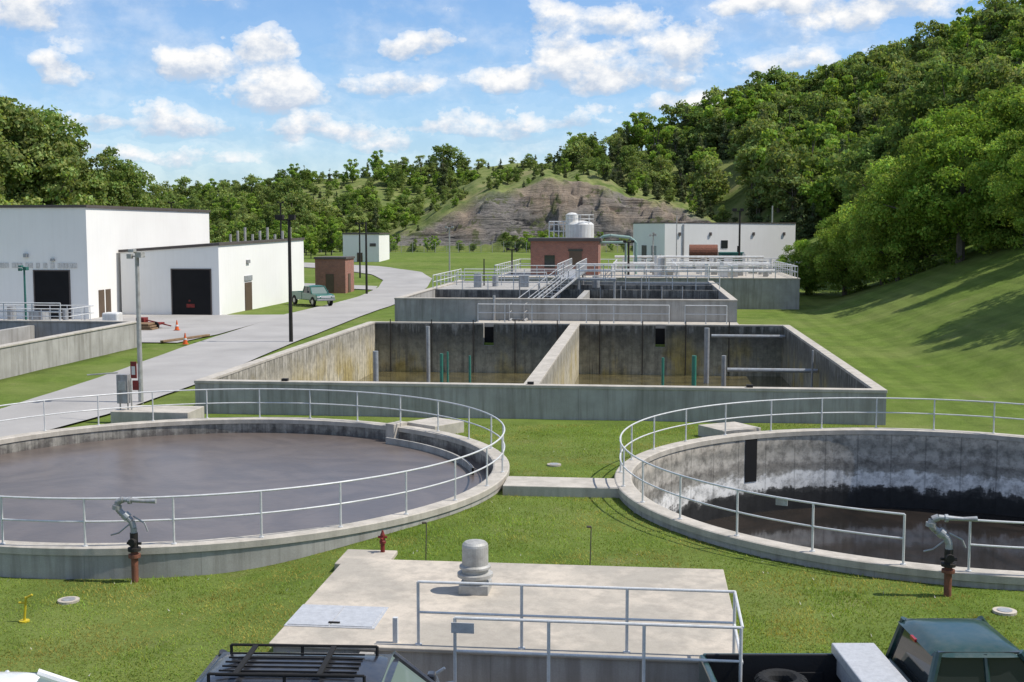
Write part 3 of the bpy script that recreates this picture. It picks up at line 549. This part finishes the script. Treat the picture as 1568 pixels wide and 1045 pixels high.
s,t=L(-13.3,45.6);g=group('concrete_pad',(s,t,.3));m_=MB();m_.box(s-1.6,s+1.4,t-.9,t+.8,-.3,.7);obj('pad',m_,'cope',g,bevel=.02)
s,t=L(-14.6,45.3);g=group('control_cabinet',(s,t,.7));m_=MB();m_.box(-.22,.22,-.14,.14,.25,1.35);obj('box',m_,'pipe',g,local=True,bevel=.02);m_=MB();m_.tube((-.15,0,0),(-.15,0,.25),.03);m_.tube((.15,0,0),(.15,0,.25),.03);m_.box(-.14,.14,-.16,-.14,.75,1.1);m_.tube((.3,0,0),(.3,0,1.2),.03);m_.path([(-.2,0,1.4),(-1.6,.4,1.25)],.025);obj('conduit',m_,'galv',g,local=True)
# ---------------------------------------------------------------- water monitors
def monitor(E,N,ztop,flip):
    s,t=L(E,N);z0=G(s,t);g=group('water_cannon',(s,t,z0));h=ztop-z0;k=flip
    m_=MB();m_.tube((0,0,-.1),(0,0,h*.38),.075,n=14);m_.tube((0,0,h*.3),(0,0,h*.34),.13,n=16);obj('riser',m_,'rust',g,local=True)
    m_=MB();m_.tube((0,0,h*.38),(0,0,h*.42),.14,n=16);m_.tube((0,0,h*.42),(0,0,h*.6),.085,n=14);m_.tube((0,0,h*.5),(.0,-.16,h*.5),.08,n=12);m_.tube((-.16,0,h*.47),(.16,0,h*.47),.03);obj('valve',m_,'pole',g,local=True)
    m_=MB();pts=[(0,0,h*.58),(0,0,h*.66),(-.05,0,h*.74),(-.16,0,h*.8),(-.28,0,h*.84),(-.36,0,h*.9),(-.34,0,h*.97),(-.22,0,h*1.0)]
    for a,b2 in zip(pts[:-1],pts[1:]): m_.tube(a,b2,.07,n=14)
    m_.tube((-.2,0,h*.82),(-.12,0,h*.78),.1,n=16);m_.tube((-.37,0,h*.88),(-.36,0,h*.93),.1,n=16)
    m_.tube((-.22,0,h),(.25,0,h*.985),.055,.04,n=14);m_.tube((.25,0,h*.985),(.52,0,h*.99),.04,.055,n=14)
    m_.tube((-.1,0,h*.99),(-.04,0,h*.99),.08,n=14);m_.path([(.0,0,h*.8),(.25,.0,h*.72),(.32,0,h*.62)],.018);m_.path([(-.1,0,h*.7),(-.32,-.05,h*.6),(-.5,-.05,h*.57)],.018)
    obj('gun',m_,'pipe',g,local=True)
monitor(-8.25,26.0,1.62,1);monitor(8.7,23.7,1.78,1)
s,t=L(-2.9,26.7);m_=MB();g=group('yard_hydrant',(s,t,G(s,t)));m_.rev((0,0,0),[(.05,0),(.05,.3),(.075,.31),(.075,.36),(.055,.38),(.055,.5),(.03,.56),(.02,.6)],14);m_.tube((0,0,.42),(0,-.14,.42),.03);m_.tube((-.1,0,.45),(.1,0,.45),.028);obj('barrel',m_,'red',g,local=True)
m_=MB();a=L(-3.2,26.2);m_.box(a[0]-.6,a[0]+.55,a[1]-.5,a[1]+.7,-.1,.27);obj('concrete_pad',m_,'slab',bevel=.02)
for E,N in((-1.9,26.2),(1.7,25.9)):
    s,t=L(E,N);g=group('marker_rod',(s,t,G(s,t)));m_=MB();m_.tube((0,0,-.1),(.02,0,.85),.012);m_.tube((.02,0,.85),(-.08,0,.85),.025);obj('rod',m_,'bark',g,local=True)
s,t=L(-9.6,23.3);g=group('yellow_valve_marker',(s,t,G(s,t)));m_=MB();m_.tube((0,0,0),(.05,0,.5),.025);m_.tube((.05,0,.48),(.18,0,.55),.022);m_.tube((.04,0,.38),(-.1,0,.38),.02);m_.tube((0,0,0),(0,0,.03),.1,n=14);obj('stem',m_,'yellow',g,local=True)
for E,N in((-9.2,24.6),(-11,22.9),(9.4,22.6),(1.3,37)):
    s,t=L(E,N);g=group('manhole_cover',(s,t,G(s,t)));m_=MB();m_.tube((0,0,0),(0,0,.05),.22,n=24);obj('rim',m_,'slab',g,local=True);m_=MB();m_.tube((0,0,.05),(0,0,.06),.14,n=20);obj('lid',m_,'pipe',g,local=True)
m_=MB();sx,sy=onring(cR,-133,RO-.15);m_.obox((sx,sy),math.radians(-20),.26,.03,1.4,1.58);obj('safety_sign',m_,'pipe')
m_=MB();pts=[]
for i in range(48):
    E=-50+i*2.2;s,t=L(E,236-abs(E)*.03);z=G(s,t);pts.append((s,t,z));m_.tube((s,t,z),(s,t,z+2.1),.05,n=5)
for k in(.1,.5,.9,1.3,1.7,2.05): m_.path([(p[0],p[1],p[2]+k) for p in pts],.02,n=4)
obj('chain_link_fence',m_,'galv')
# ---------------------------------------------------------------- vehicles
def wheels(g,xs,hw,r):
    a=MB();b2=MB();c=MB()
    for x in xs:
        for sg in(-1,1):
            y=sg*hw;a.tube((x,y-.11*1,r),(x,y+.11,r),r,n=24);b2.tube((x,y-.12,r),(x,y+.12,r),r*.58,n=18)
            c.tube((x,sg*(hw-.06),r+.03),(x,sg*(hw+.085),r+.03),r*1.22,n=24)
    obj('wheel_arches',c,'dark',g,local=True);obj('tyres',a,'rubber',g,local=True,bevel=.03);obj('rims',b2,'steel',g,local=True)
def cabin(g,b,t,zb,zt,wb,wt,paintm,screen='screen'):
    P=[(b[0],-wb,zb),(b[1],-wb,zb),(b[1],wb,zb),(b[0],wb,zb),(t[0],-wt,zt),(t[1],-wt,zt),(t[1],wt,zt),(t[0],wt,zt)]
    m_=MB();m_.add(P,[(0,3,2,1),(4,5,6,7),(0,1,5,4),(2,3,7,6),(3,0,4,7)]);obj('side_glass',m_,'glass',g,local=True)
    m_=MB();m_.add([P[1],P[2],P[6],P[5]],[(0,1,2,3)]);obj('windscreen',m_,screen,g,local=True)
    m_=MB()
    for i in range(4): m_.tube(P[i],P[i+4],.06,n=8)
    for sg in(-1,1):
        for f in(.38,.62)[:2 if b[1]-b[0]>2.2 else 0]:
            xb=b[0]+(b[1]-b[0])*f;xt=t[0]+(t[1]-t[0])*f;m_.tube((xb,sg*(wb),zb),(xt,sg*wt,zt),.045,n=6)
    obj('pillars',m_,paintm,g,local=True)
    m_=MB();rx0,rx1=t[0]-.1,t[1]+.1;w=wt+.08;n=12;V=[];F=[]
    for i in range(n+1):
        u=i/n;x=rx0+(rx1-rx0)*u
        for j in range(n+1):
            v=-1+2*j/n;q=(1-abs(v)**3)*(1-abs(2*u-1)**5);ww=w*(1-.08*abs(2*u-1)**6);V.append((x,v*ww,zt-.05+.125*q**.6))
    for i in range(n):
        for j in range(n):
            a=i*(n+1)+j;F.append((a,a+n+1,a+n+2,a+1))
    m_.add(V,F);o=obj('roof',m_,paintm,g,local=True,smooth=True)
def suv(E,N,z,rot,pm,rack=True,sedan=False):
    s,t=L(E,N);g=group('parked_suv' if not sedan else 'parked_car',(s,t,z),rot)
    if not sedan:
        prof=[(-2.3,.45),(-2.3,.95),(-2.22,1.1),(.95,1.1),(2.1,1.0),(2.3,.85),(2.35,.45)]
        m_=MB();m_.ext(prof,-.9,.9);fixn(obj('body',m_,pm,g,local=True,bevel=.07,seg=3));cabin(g,(-2.2,1.15),(-1.95,.45),1.08,1.7,.84,.68,pm)
        wheels(g,(-1.4,1.45),.8,.36)
        m_=MB()
        for y in(-.56,.56): m_.tube((-1.8,y,1.85),(.25,y,1.85),.02);[m_.tube((x,y,1.72),(x,y,1.85),.022) for x in(-1.8,-.8,.25)]
        for x in(-1.45,-.35): m_.box(x-.035,x+.035,-.56,.56,1.83,1.86)
        for y in(-.42,-.25,-.08,.08,.25,.42): m_.box(-1.75,.1,y-.012,y+.012,1.77,1.79)
        obj('roof_rack',m_,'rubber',g,local=True)
        m_=MB();m_.box(.9,1.02,-1.08,-.9,1.15,1.33);m_.box(.9,1.02,.9,1.08,1.15,1.33);obj('mirrors',m_,pm,g,local=True,bevel=.03)
    else:
        prof=[(-2.3,.35),(-2.35,.8),(-2.2,.98),(-1.4,1.0),(.9,.98),(2.0,.85),(2.3,.65),(2.3,.35)]
        m_=MB();m_.ext(prof,-.87,.87);fixn(obj('body',m_,pm,g,local=True,bevel=.08,seg=3));cabin(g,(-1.6,1.1),(-.95,.25),.97,1.36,.8,.62,pm)
        wheels(g,(-1.4,1.4),.78,.32)
    m_=MB();m_.box(2.3,2.36,.5,.8,.65,.8);m_.box(2.3,2.36,-.8,-.5,.65,.8);obj('headlights',m_,'toolbox',g,local=True)
    m_=MB();m_.box(-2.37,-2.3,.6,.82,.75,.98);m_.box(-2.37,-2.3,-.82,-.6,.75,.98);obj('tail_lights',m_,'lamp',g,local=True)
    return g
suv(-2.15,15.9,-.15,YAW-.04,'pblack');suv(-7.0,16.15,-.15,YAW,'pwhite',sedan=True)
def pickup(E,N,z,rot,pm,box=True,H=1.0):
    s,t=L(E,N);g=group('pickup_truck',(s,t,z),rot)
    prof=[(-.15,.5),(-.15,1.18),(1.45,1.16),(2.75,1.08),(2.95,.9),(2.98,.5)]
    m_=MB();m_.ext(prof,-.94,.94);fixn(obj('body',m_,pm,g,local=True,bevel=.08,seg=3))
    m_=MB();m_.box(-2.9,-.2,.84,.94,.5,1.2);m_.box(-2.9,-.2,-.94,-.84,.5,1.2);m_.box(-2.95,-2.85,-.93,.93,.55,1.18);obj('bed_sides',m_,pm,g,local=True,bevel=.03)
    m_=MB();m_.box(-2.85,-.2,-.84,.84,.55,.68);m_.box(-2.86,-.2,.8,.85,.66,1.215);m_.box(-2.86,-.2,-.85,-.8,.66,1.215);m_.box(-.3,-.2,-.8,.8,.66,1.215)
    for i in range(6): m_.box(-2.8,-.4,-.62+i*.23,-.57+i*.23,.68,.7)
    m_.box(-1.9,-1.1,.78,.8,.68,.95);m_.box(-1.9,-1.1,-.8,-.6,.68,.9);obj('bed_liner',m_,'bedliner',g,local=True,bevel=.01)
    cabin(g,(-.1,1.75),(.08,1.2),1.14,1.8,.86,.72,pm,'screen')
    m_=MB()
    for sg in(-1,1): m_.box(.72,.8,sg*.84-.02,sg*.84+.02,1.12,1.3);m_.tube((.75,sg*.865,1.15),(.72,sg*.73,1.78),.035,n=6)
    obj('door_pillars',m_,pm,g,local=True)
    wheels(g,(-1.75,2.1),.86,.38)
    m_=MB();m_.box(2.96,3.1,-.92,.92,.5,.68);m_.box(-3.1,-2.96,-.9,.9,.5,.66);obj('bumpers',m_,'steel',g,local=True,bevel=.03)
    m_=MB();m_.box(2.93,2.99,-.9,-.6,.78,.96);m_.box(2.93,2.99,.6,.9,.78,.96);m_.box(2.95,2.99,-.5,.5,.75,.95);obj('headlights',m_,'toolbox',g,local=True)
    m_=MB();m_.box(-.04,.01,-.1,.1,1.72,1.765);obj('brake_light',m_,'lamp',g,local=True)
    m_=MB();m_.box(1.3,1.42,-1.15,-.93,1.2,1.42);m_.box(1.3,1.42,.93,1.15,1.2,1.42);m_.box(.3,.5,-.96,-.94,1.02,1.05);obj('mirrors',m_,'pblack',g,local=True,bevel=.03)
    if box:
        m_=MB();m_.box(-.95,-.3,-.93,.93,1.2,1.36);m_.box(-.9,-.35,-.8,.8,.9,1.2);obj('toolbox',m_,'toolbox',g,local=True,bevel=.02)
        m_=MB();n=20
        for k in range(n):
            a=2*math.pi*k/n;b2=2*math.pi*(k+1)/n;m_.tube((-1.85+.28*math.cos(a),.25+.28*math.sin(a),.98),(-1.85+.28*math.cos(b2),.25+.28*math.sin(b2),.98),.12,n=10)
        m_.tube((-1.85,.25,.7),(-1.85,.25,.93),.2,n=16);obj('spare_tyre',m_,'rubber',g,local=True)
    return g
pickup(5.78,16.95,-.1,YAW,'pgreen')
pickup(-19,115,.3,math.radians(-48),'pteal',False)
# ---------------------------------------------------------------- trees
def leaves(cen,rad,val,n,size,rng,up=.6):
    w=rad**2;w=w/w.sum();k=rng.choice(len(rad),n,p=w)
    d=rng.normal(size=(n,3));d/=np.linalg.norm(d,axis=1)[:,None];fl=rng.random(n)<up;d[fl,2]=np.abs(d[fl,2])
    p=cen[k]+d*(rad[k]*rng.uniform(.55,1.15,n))[:,None]*np.array([1,1,.82])
    nr=d+rng.normal(size=(n,3))*.6;nr/=np.linalg.norm(nr,axis=1)[:,None]
    r=rng.normal(size=(n,3));tg=np.cross(nr,r);tg/=np.linalg.norm(tg,axis=1)[:,None];bt=np.cross(nr,tg)
    sz=(size*rng.uniform(.55,1.3,n))[:,None]
    v=np.stack([p-tg*sz*.5,p+bt*sz*.32,p+tg*sz*.5,p-bt*sz*.32],1).reshape(-1,3)
    c=(val[k]*rng.uniform(.7,1.3,n));col=np.stack([c*rng.uniform(.85,1.25,n),c,c*.95,np.ones(n)],1)
    return v,np.repeat(col,4,0)
def tree_mesh(name,H,R,cb,nl,nleaf,size,seed,lm='leaf',cone=False,lob=(.2,.34)):
    rng=np.random.default_rng(seed);cen=[];rad=[]
    zc=H*(cb+1)/2;rz=H*(1-cb)/2
    for i in range(nl):
        d=rng.normal(size=3);d/=np.linalg.norm(d);u=rng.uniform(.35,.92)
        if cone:
            f=rng.random()**1.3;z=H*(cb+(1-cb)*f)*.97;rr=R*(1-f)**.8*rng.uniform(.2,.75);a=rng.uniform(0,6.28);cen.append((rr*math.cos(a),rr*math.sin(a),z));rad.append(R*(.16+.3*(1-f))*rng.uniform(.7,1.1))
        else:
            wob=1+.28*math.sin(3*math.atan2(d[1],d[0])+seed);r_=R*rng.uniform(*lob);cen.append((d[0]*R*u*wob,d[1]*R*u*wob,zc+d[2]*(rz-r_*.7)*u/.86));rad.append(r_)
    cen=np.array(cen);rad=np.array(rad);val=rng.uniform(.6,1.35,nl)
    v,c=leaves(cen,rad,val,nleaf,size,rng)
    t=MB();th=H*(.75 if not cone else .9);t.tube((0,0,-.5),(0,0,th*.5),R*.06,R*.045,n=7,cap=False);t.tube((0,0,th*.5),(.1,.1,th),R*.045,R*.012,n=7,cap=False)
    for i in range(0,nl,max(1,nl//12)):
        q=cen[i];z0=max(.15*H,q[2]*.6);t.tube((0,0,min(z0,th)),tuple(q),R*.022,R*.006,n=5,cap=False)
    nv=len(t.v);V=np.vstack([np.array(t.v,float),v]);nf=len(v)//4
    F=[list(f) for f in t.f]+(np.arange(nf*4).reshape(-1,4)+nv).tolist()
    me=bpy.data.meshes.new(name);me.from_pydata(V.tolist(),[],F);me.materials.append(M['bark']);me.materials.append(M[lm])
    mi=np.zeros(len(F),np.int32);mi[len(t.f):]=1;me.polygons.foreach_set('material_index',mi)
    cc=np.vstack([np.ones((nv,4)),c]).astype(np.float32);a=me.color_attributes.new('Col','FLOAT_COLOR','POINT');a.data.foreach_set('color',cc.ravel());return me
far=[tree_mesh('far_tree_%d'%i,10,3.4+.5*(i%3),.04,26+4*i,2600,.6,20+i,'leaf' if i%3 else 'leafb') for i in range(6)]
ced=[tree_mesh('cedar_mesh_%d'%i,9,2.3,.02,34,2000,.5,40+i,'leafd',cone=True) for i in range(2)]
mid=[tree_mesh('mid_tree_%d'%i,18,6.0,.1,70,15000,.46,50+i,'leaf',lob=(.14,.3)) for i in range(3)]
sparse=tree_mesh('thin_tree',14,4.2,.15,30,3000,.45,77,'leaf',lob=(.14,.24))
near=[tree_mesh('bush_tree_%d'%i,12,6.2,-.05,130,42000,.29,60+i,'leafb',lob=(.1,.24)) for i in range(3)]
def place(me,name,E,N,scl,rot,parent=None,dz=0,szf=1):
    s,t=L(E,N);o=bpy.data.objects.new(name,me);o.location=(s,t,G(s,t)+dz);o.rotation_euler=(0,0,rot);o.scale=(scl,scl,scl*szf);scene.collection.objects.link(o)
    if parent:o.parent=parent
    return o
fg=group('hillside_forest');rng=np.random.default_rng(5);cnt=0
NP=8600
e_=rng.uniform(-150,170,NP);n_=rng.uniform(240,350,NP);S_,T_=CY*e_-SY*n_,SY*e_+CY*n_
zt_,rk_,mo_=terrain(S_,T_,True);cl_=fbm(e_/22,n_/16,71);taken={}
for i in range(NP):
    E,N=float(e_[i]),float(n_[i]);small=False
    if abs(E)/N>.5: continue
    if mo_[i]>.5 and N<300:
        if rk_[i]>.3: continue
        if rng.random()>.07+.3*(N>272)+.3*(abs(E-8)>17): continue
        small=True
    if .165<E/N<.195 and 262<N<305: continue
    if -34<E<56 and N<252: continue
    leftish=1-sm(-5,35,E)
    if E<25 and cl_[i]>.5:
        if rng.random()>.3: continue
        small=True
    cs=3.7 if leftish>.5 else 4.9
    k=(int(E//cs),int(N//cs),cs)
    if k in taken: continue
    taken[k]=1
    right=sm(20,70,E);con=rng.random()<(.5 if -10<E<62 else .2)
    me=ced[rng.integers(2)] if con else far[rng.integers(6)]
    sc_=(rng.uniform(.22,.62) if leftish>.5 else rng.uniform(.42,.9))*(1+.7*right)
    if rng.random()<.12 and leftish>.5: sc_*=1.5
    if rng.random()<.05 and N>320: me=sparse;sc_*=.9
    if small: sc_*=.55
    o=bpy.data.objects.new('tree',me);o.location=(float(S_[i]),float(T_[i]),float(zt_[i])-.3);o.rotation_euler=(0,0,rng.uniform(0,6.28));o.scale=(sc_*1.1,sc_*1.1,sc_*rng.uniform(.8,1.25));o.parent=fg;scene.collection.objects.link(o);cnt+=1
g2=group('slope_forest');taken={}
for i in range(1500):
    E=rng.uniform(36,130);N=rng.uniform(112,245);s,t=L(E,N)
    if E/N<.285+ (0.0 if N>180 else .02) or E/N>.55: continue
    k=(int(E//8),int(N//8))
    if k in taken: continue
    taken[k]=1
    place(mid[rng.integers(3)],'tree',E,N,rng.uniform(.42,.74),rng.uniform(0,6.28),g2)
for E,N,h,me_i in((34.5,126,8.5,0),(31.8,131,6,1),(36,113,11.5,1),(38.3,104,13,2),(41,97,10,0),(43,110,14,1),(36.6,120,9,2),(45,101,13,2),(40,88,8,1),(40.5,70,14,0),(38,61,11,2),(35.5,54,8,1)):
    place(near[me_i],'deciduous_tree',E,N,h/12,E*1.3)
for E,N,h,me_i in((46,128,20,0),(51,124,19,1),(46.5,150,18,2),(56,118,18,2),(43,140,15,1)):
    place(mid[me_i],'tall_deciduous_tree',E,N,h/18,E*2.1)
for i,(px,N,ht) in enumerate(((-.43,150,23),(-.405,155,25),(-.385,152,22),(-.365,160,19),(-.345,168,16.5),(-.322,172,18),(-.305,185,13.5),(-.45,140,22),(-.295,200,11),(-.392,165,23),(-.352,175,16))):
    place(mid[i%3],'tall_deciduous_tree',px*N,N,ht/18,i*1.7)
sg_=group('shrub_row')
for i in range(70):
    E=rng.uniform(-34,50);N=rng.uniform(238,247)
    if rng.random()<.35: continue
    place(far[rng.integers(5)],'shrub',E,N,rng.uniform(.12,.5),rng.uniform(0,6),sg_)
for i in range(90):
    E=rng.uniform(-100,-28);N=rng.uniform(205,240)
    if E/N>-.14 and N<225: continue
    place(far[rng.integers(5)],'shrub',E,N,rng.uniform(.3,.7),rng.uniform(0,6),sg_)
# grass blades near the camera
n=330000;E=rng.uniform(-14,14,n);N=18.9+26*rng.random(n)**1.5;S_=CY*E-SY*N;T_=SY*E+CY*N
ok=(np.hypot(E-CL[0],N-CL[1])>RO+.05)&(np.hypot(E-CR[0],N-CR[1])>RO+.05)&~((S_>-6.2)&(S_<1.7)&(T_<24.45))&(np.abs(E)<N*.45)&(T_<45.9)
pp=L(-3.2,26.2);ok&=~((S_>pp[0]-.62)&(S_<pp[0]+.57)&(T_>pp[1]-.5)&(T_<pp[1]+.72))
ok&=~((S_>wa[0])&(S_<wa[0]+3.6)&(T_>wa[1]-.58)&(T_<wa[1]+.78));ok&=vn(S_*3,T_*3,7)>.12
E,N,S_,T_=E[ok],N[ok],S_[ok],T_[ok];n=len(E);Z=terrain(S_,T_)-.01
pa=fbm(S_/2.2,T_/2.2,44)
an=rng.uniform(0,6.28,n);hh=rng.uniform(.02,.06,n)*(.7+.7*vn(S_/1.3,T_/1.3,4))*(.5+1.1*pa);wd=.008+.006*rng.random(n);ln=rng.uniform(.02,.08,n)
dx,dy=np.cos(an),np.sin(an);V=np.zeros((n,3,3));V[:,0]=np.stack([S_-dx*wd,T_-dy*wd,Z],1);V[:,1]=np.stack([S_+dx*wd,T_+dy*wd,Z],1);V[:,2]=np.stack([S_-dy*ln,T_+dx*ln,Z+hh],1)
cv=rng.uniform(.6,1.35,n)*(.55+.5*vn(S_/.8,T_/.8,6)+.5*pa);yl=1+.5*sm(.5,.62,fbm(S_/1.4,T_/1.4,91));C=np.stack([cv*rng.uniform(.85,1.3,n)*yl,cv*(.9+.1*yl),cv*.9*yl,np.ones(n)],1)
fl=rng.random(n)<.0015;V[fl]=V[fl]+np.array([0,0,.02]);C[fl,:3]=np.array([3,2,9])
me=bpy.data.meshes.new('lawn_grass');me.from_pydata(V.reshape(-1,3).tolist(),[],np.arange(3*n).reshape(-1,3).tolist())
ca=me.color_attributes.new('Col','FLOAT_COLOR','POINT');ca.data.foreach_set('color',np.repeat(C,3,0).astype(np.float32).ravel());obj('lawn_grass',me,'blade')
# ---------------------------------------------------------------- sun, sky
sd=Vector((CY*1-SY*(-.06),SY*1+CY*(-.06),0)).normalized();EL=math.radians(56);sd=Vector((sd.x*math.cos(EL),sd.y*math.cos(EL),math.sin(EL)))
sl=bpy.data.lights.new('sun','SUN');sl.energy=5.0;sl.angle=math.radians(.5);sl.color=(1,.955,.88);so=bpy.data.objects.new('sun',sl);so.rotation_euler=sd.to_track_quat('Z','Y').to_euler();so.location=(60,0,90);scene.collection.objects.link(so)
W=bpy.data.worlds.new('World');scene.world=W;W.use_nodes=True;W.node_tree.nodes.clear();nt=NT(W.node_tree)
try: W.cycles.sampling_method='NONE'
except Exception as ex: print(ex)
sky=nt.n('ShaderNodeTexSky',sky_type='NISHITA');sky.sun_disc=False;sky.sun_elevation=EL;sky.sun_rotation=math.atan2(sd.x,sd.y);sky.air_density=1.0;sky.dust_density=.3;sky.ozone_density=3.0
dv=nt.n('ShaderNodeTexCoord').outputs['Generated'];x,y,z=nt.sep(dv)
e=nt.math('ADD',nt.math('MULTIPLY',x,CY),nt.math('MULTIPLY',y,SY));n_=nt.math('ADD',nt.math('MULTIPLY',x,-SY),nt.math('MULTIPLY',y,CY))
az=nt.math('ARCTAN2',e,n_);el=nt.math('ARCSINE',z)
P0=nt.comb(az,nt.math('MULTIPLY',el,1.35),0)
wn=nt.noise(P0,24,8,.63);wn2=nt.noise(nt.map(P0,(1,1.6,1),(3.1,1.7,0)),8,4,.55);wo=nt.noise(nt.map(P0,(1,1,1),(.007,.016,0)),24,8,.63)
wx=nt.noise(nt.map(P0,(1,1,1),(7,3,0)),14,4,.6);wy=nt.noise(nt.map(P0,(1,1,1),(2,9,0)),14,4,.6)
azw=nt.math('ADD',az,nt.math('MULTIPLY',nt.math('SUBTRACT',wx,.5),.085));elw=nt.math('ADD',el,nt.math('MULTIPLY',nt.math('SUBTRACT',wy,.5),.04))
blobs=[(20,55,70,44,1),(100,132,30,22,.75),(400,92,54,38,1.15),(425,150,80,48,1.15),(310,112,62,30,1.05),(270,195,105,32,1),(645,76,60,21,1.1),(600,130,95,24,.72),(500,205,110,20,.82),(590,222,80,16,.7),
(925,45,140,38,.8),(870,105,84,48,1.15),(780,128,70,24,1.05),(950,132,90,28,1.1),(1030,80,95,46,.75),(1180,22,75,24,1.05),(1340,30,140,44,1.1),(1050,170,150,24,.75),(800,190,150,20,.7),(110,195,110,22,.78),(340,6,100,14,.7),(1210,105,120,24,.66),(150,245,250,18,.62),(700,205,170,18,.62)]
val=None;sw_=None;sv=None
for bx_,by_,bw,bh,st in blobs:
    a0_=math.atan((bx_-784)/1867);e0=(350-by_)/1867;ww=bw/1867*1.15;hh_=bh/1867*1.25
    u=nt.math('DIVIDE',nt.math('SUBTRACT',azw,a0_),ww);v=nt.math('DIVIDE',nt.math('SUBTRACT',elw,e0),hh_)
    v2=nt.math('MULTIPLY',v,nt.math('ADD',1,nt.math('MULTIPLY',nt.math('LESS_THAN',v,0),.45)))
    d=nt.math('ADD',nt.math('MULTIPLY',u,u),nt.math('MULTIPLY',v2,v2))
    k=nt.math('MULTIPLY',nt.math('SUBTRACT',1.0,d,None,True),st);kv=nt.math('MULTIPLY',k,v2)
    val=k if val is None else nt.math('MAXIMUM',val,k);sw_=k if sw_ is None else nt.math('ADD',sw_,k);sv=kv if sv is None else nt.math('ADD',sv,kv)
vert=nt.math('DIVIDE',sv,nt.math('ADD',sw_,.05))
hi=nt.math('MULTIPLY',nt.ramp(el,[(.2,0),(.3,1)]),nt.ramp(nt.noise(dv,3,3,.5),[(.45,0),(.65,.6)]))
val=nt.math('MAXIMUM',val,hi)
dens=nt.math('ADD',val,nt.math('MULTIPLY',nt.math('SUBTRACT',wn,.5),3.0));dens=nt.math('ADD',dens,nt.math('MULTIPLY',nt.math('SUBTRACT',wn2,.5),1.0))
thin=nt.ramp(nt.math('ADD',nt.math('MULTIPLY',wn2,.75),nt.math('MULTIPLY',wn,.4)),[(.48,0),(.75,.5)])
mask=nt.ramp(dens,[(.22,0),(.42,.5),(.9,1)])
hz=nt.ramp(el,[(0,.42),(.12,.08),(.3,0)])
m2=nt.math('MAXIMUM',mask,nt.math('MAXIMUM',thin,hz))
shade=nt.math('ADD',.52,nt.math('MULTIPLY',nt.math('SUBTRACT',wn,wo),3.6));shade=nt.math('ADD',shade,nt.math('MULTIPLY',vert,.85),None,True)
cc=nt.mix(shade,(.55,.64,.78),(1,1,1))
b1=nt.n('ShaderNodeBackground');nt.set(b1.inputs[0],nt.mix(1,sky.outputs[0],(.8,.98,1.18),'MULTIPLY'));b1.inputs[1].default_value=.13
b2_=nt.n('ShaderNodeBackground');nt.set(b2_.inputs[0],cc);b2_.inputs[1].default_value=1.0
mx=nt.n('ShaderNodeMixShader');nt.set(mx.inputs[0],m2);nt.t.links.new(b1.outputs[0],mx.inputs[1]);nt.t.links.new(b2_.outputs[0],mx.inputs[2])
ow=nt.n('ShaderNodeOutputWorld');nt.t.links.new(mx.outputs[0],ow.inputs[0])
# ---------------------------------------------------------------- camera
cam=bpy.data.cameras.new('camera');cam.lens=36*1860/1568;cam.sensor_width=36;cam.clip_end=8000;cam.clip_start=.1
co=bpy.data.objects.new('camera',cam);co.location=(0,0,7.5);co.rotation_euler=(math.radians(90-5.3),0,YAW);scene.collection.objects.link(co);scene.camera=co
scene.view_settings.view_transform='Standard';scene.view_settings.look='None';scene.view_settings.exposure=0
print('forest',cnt)
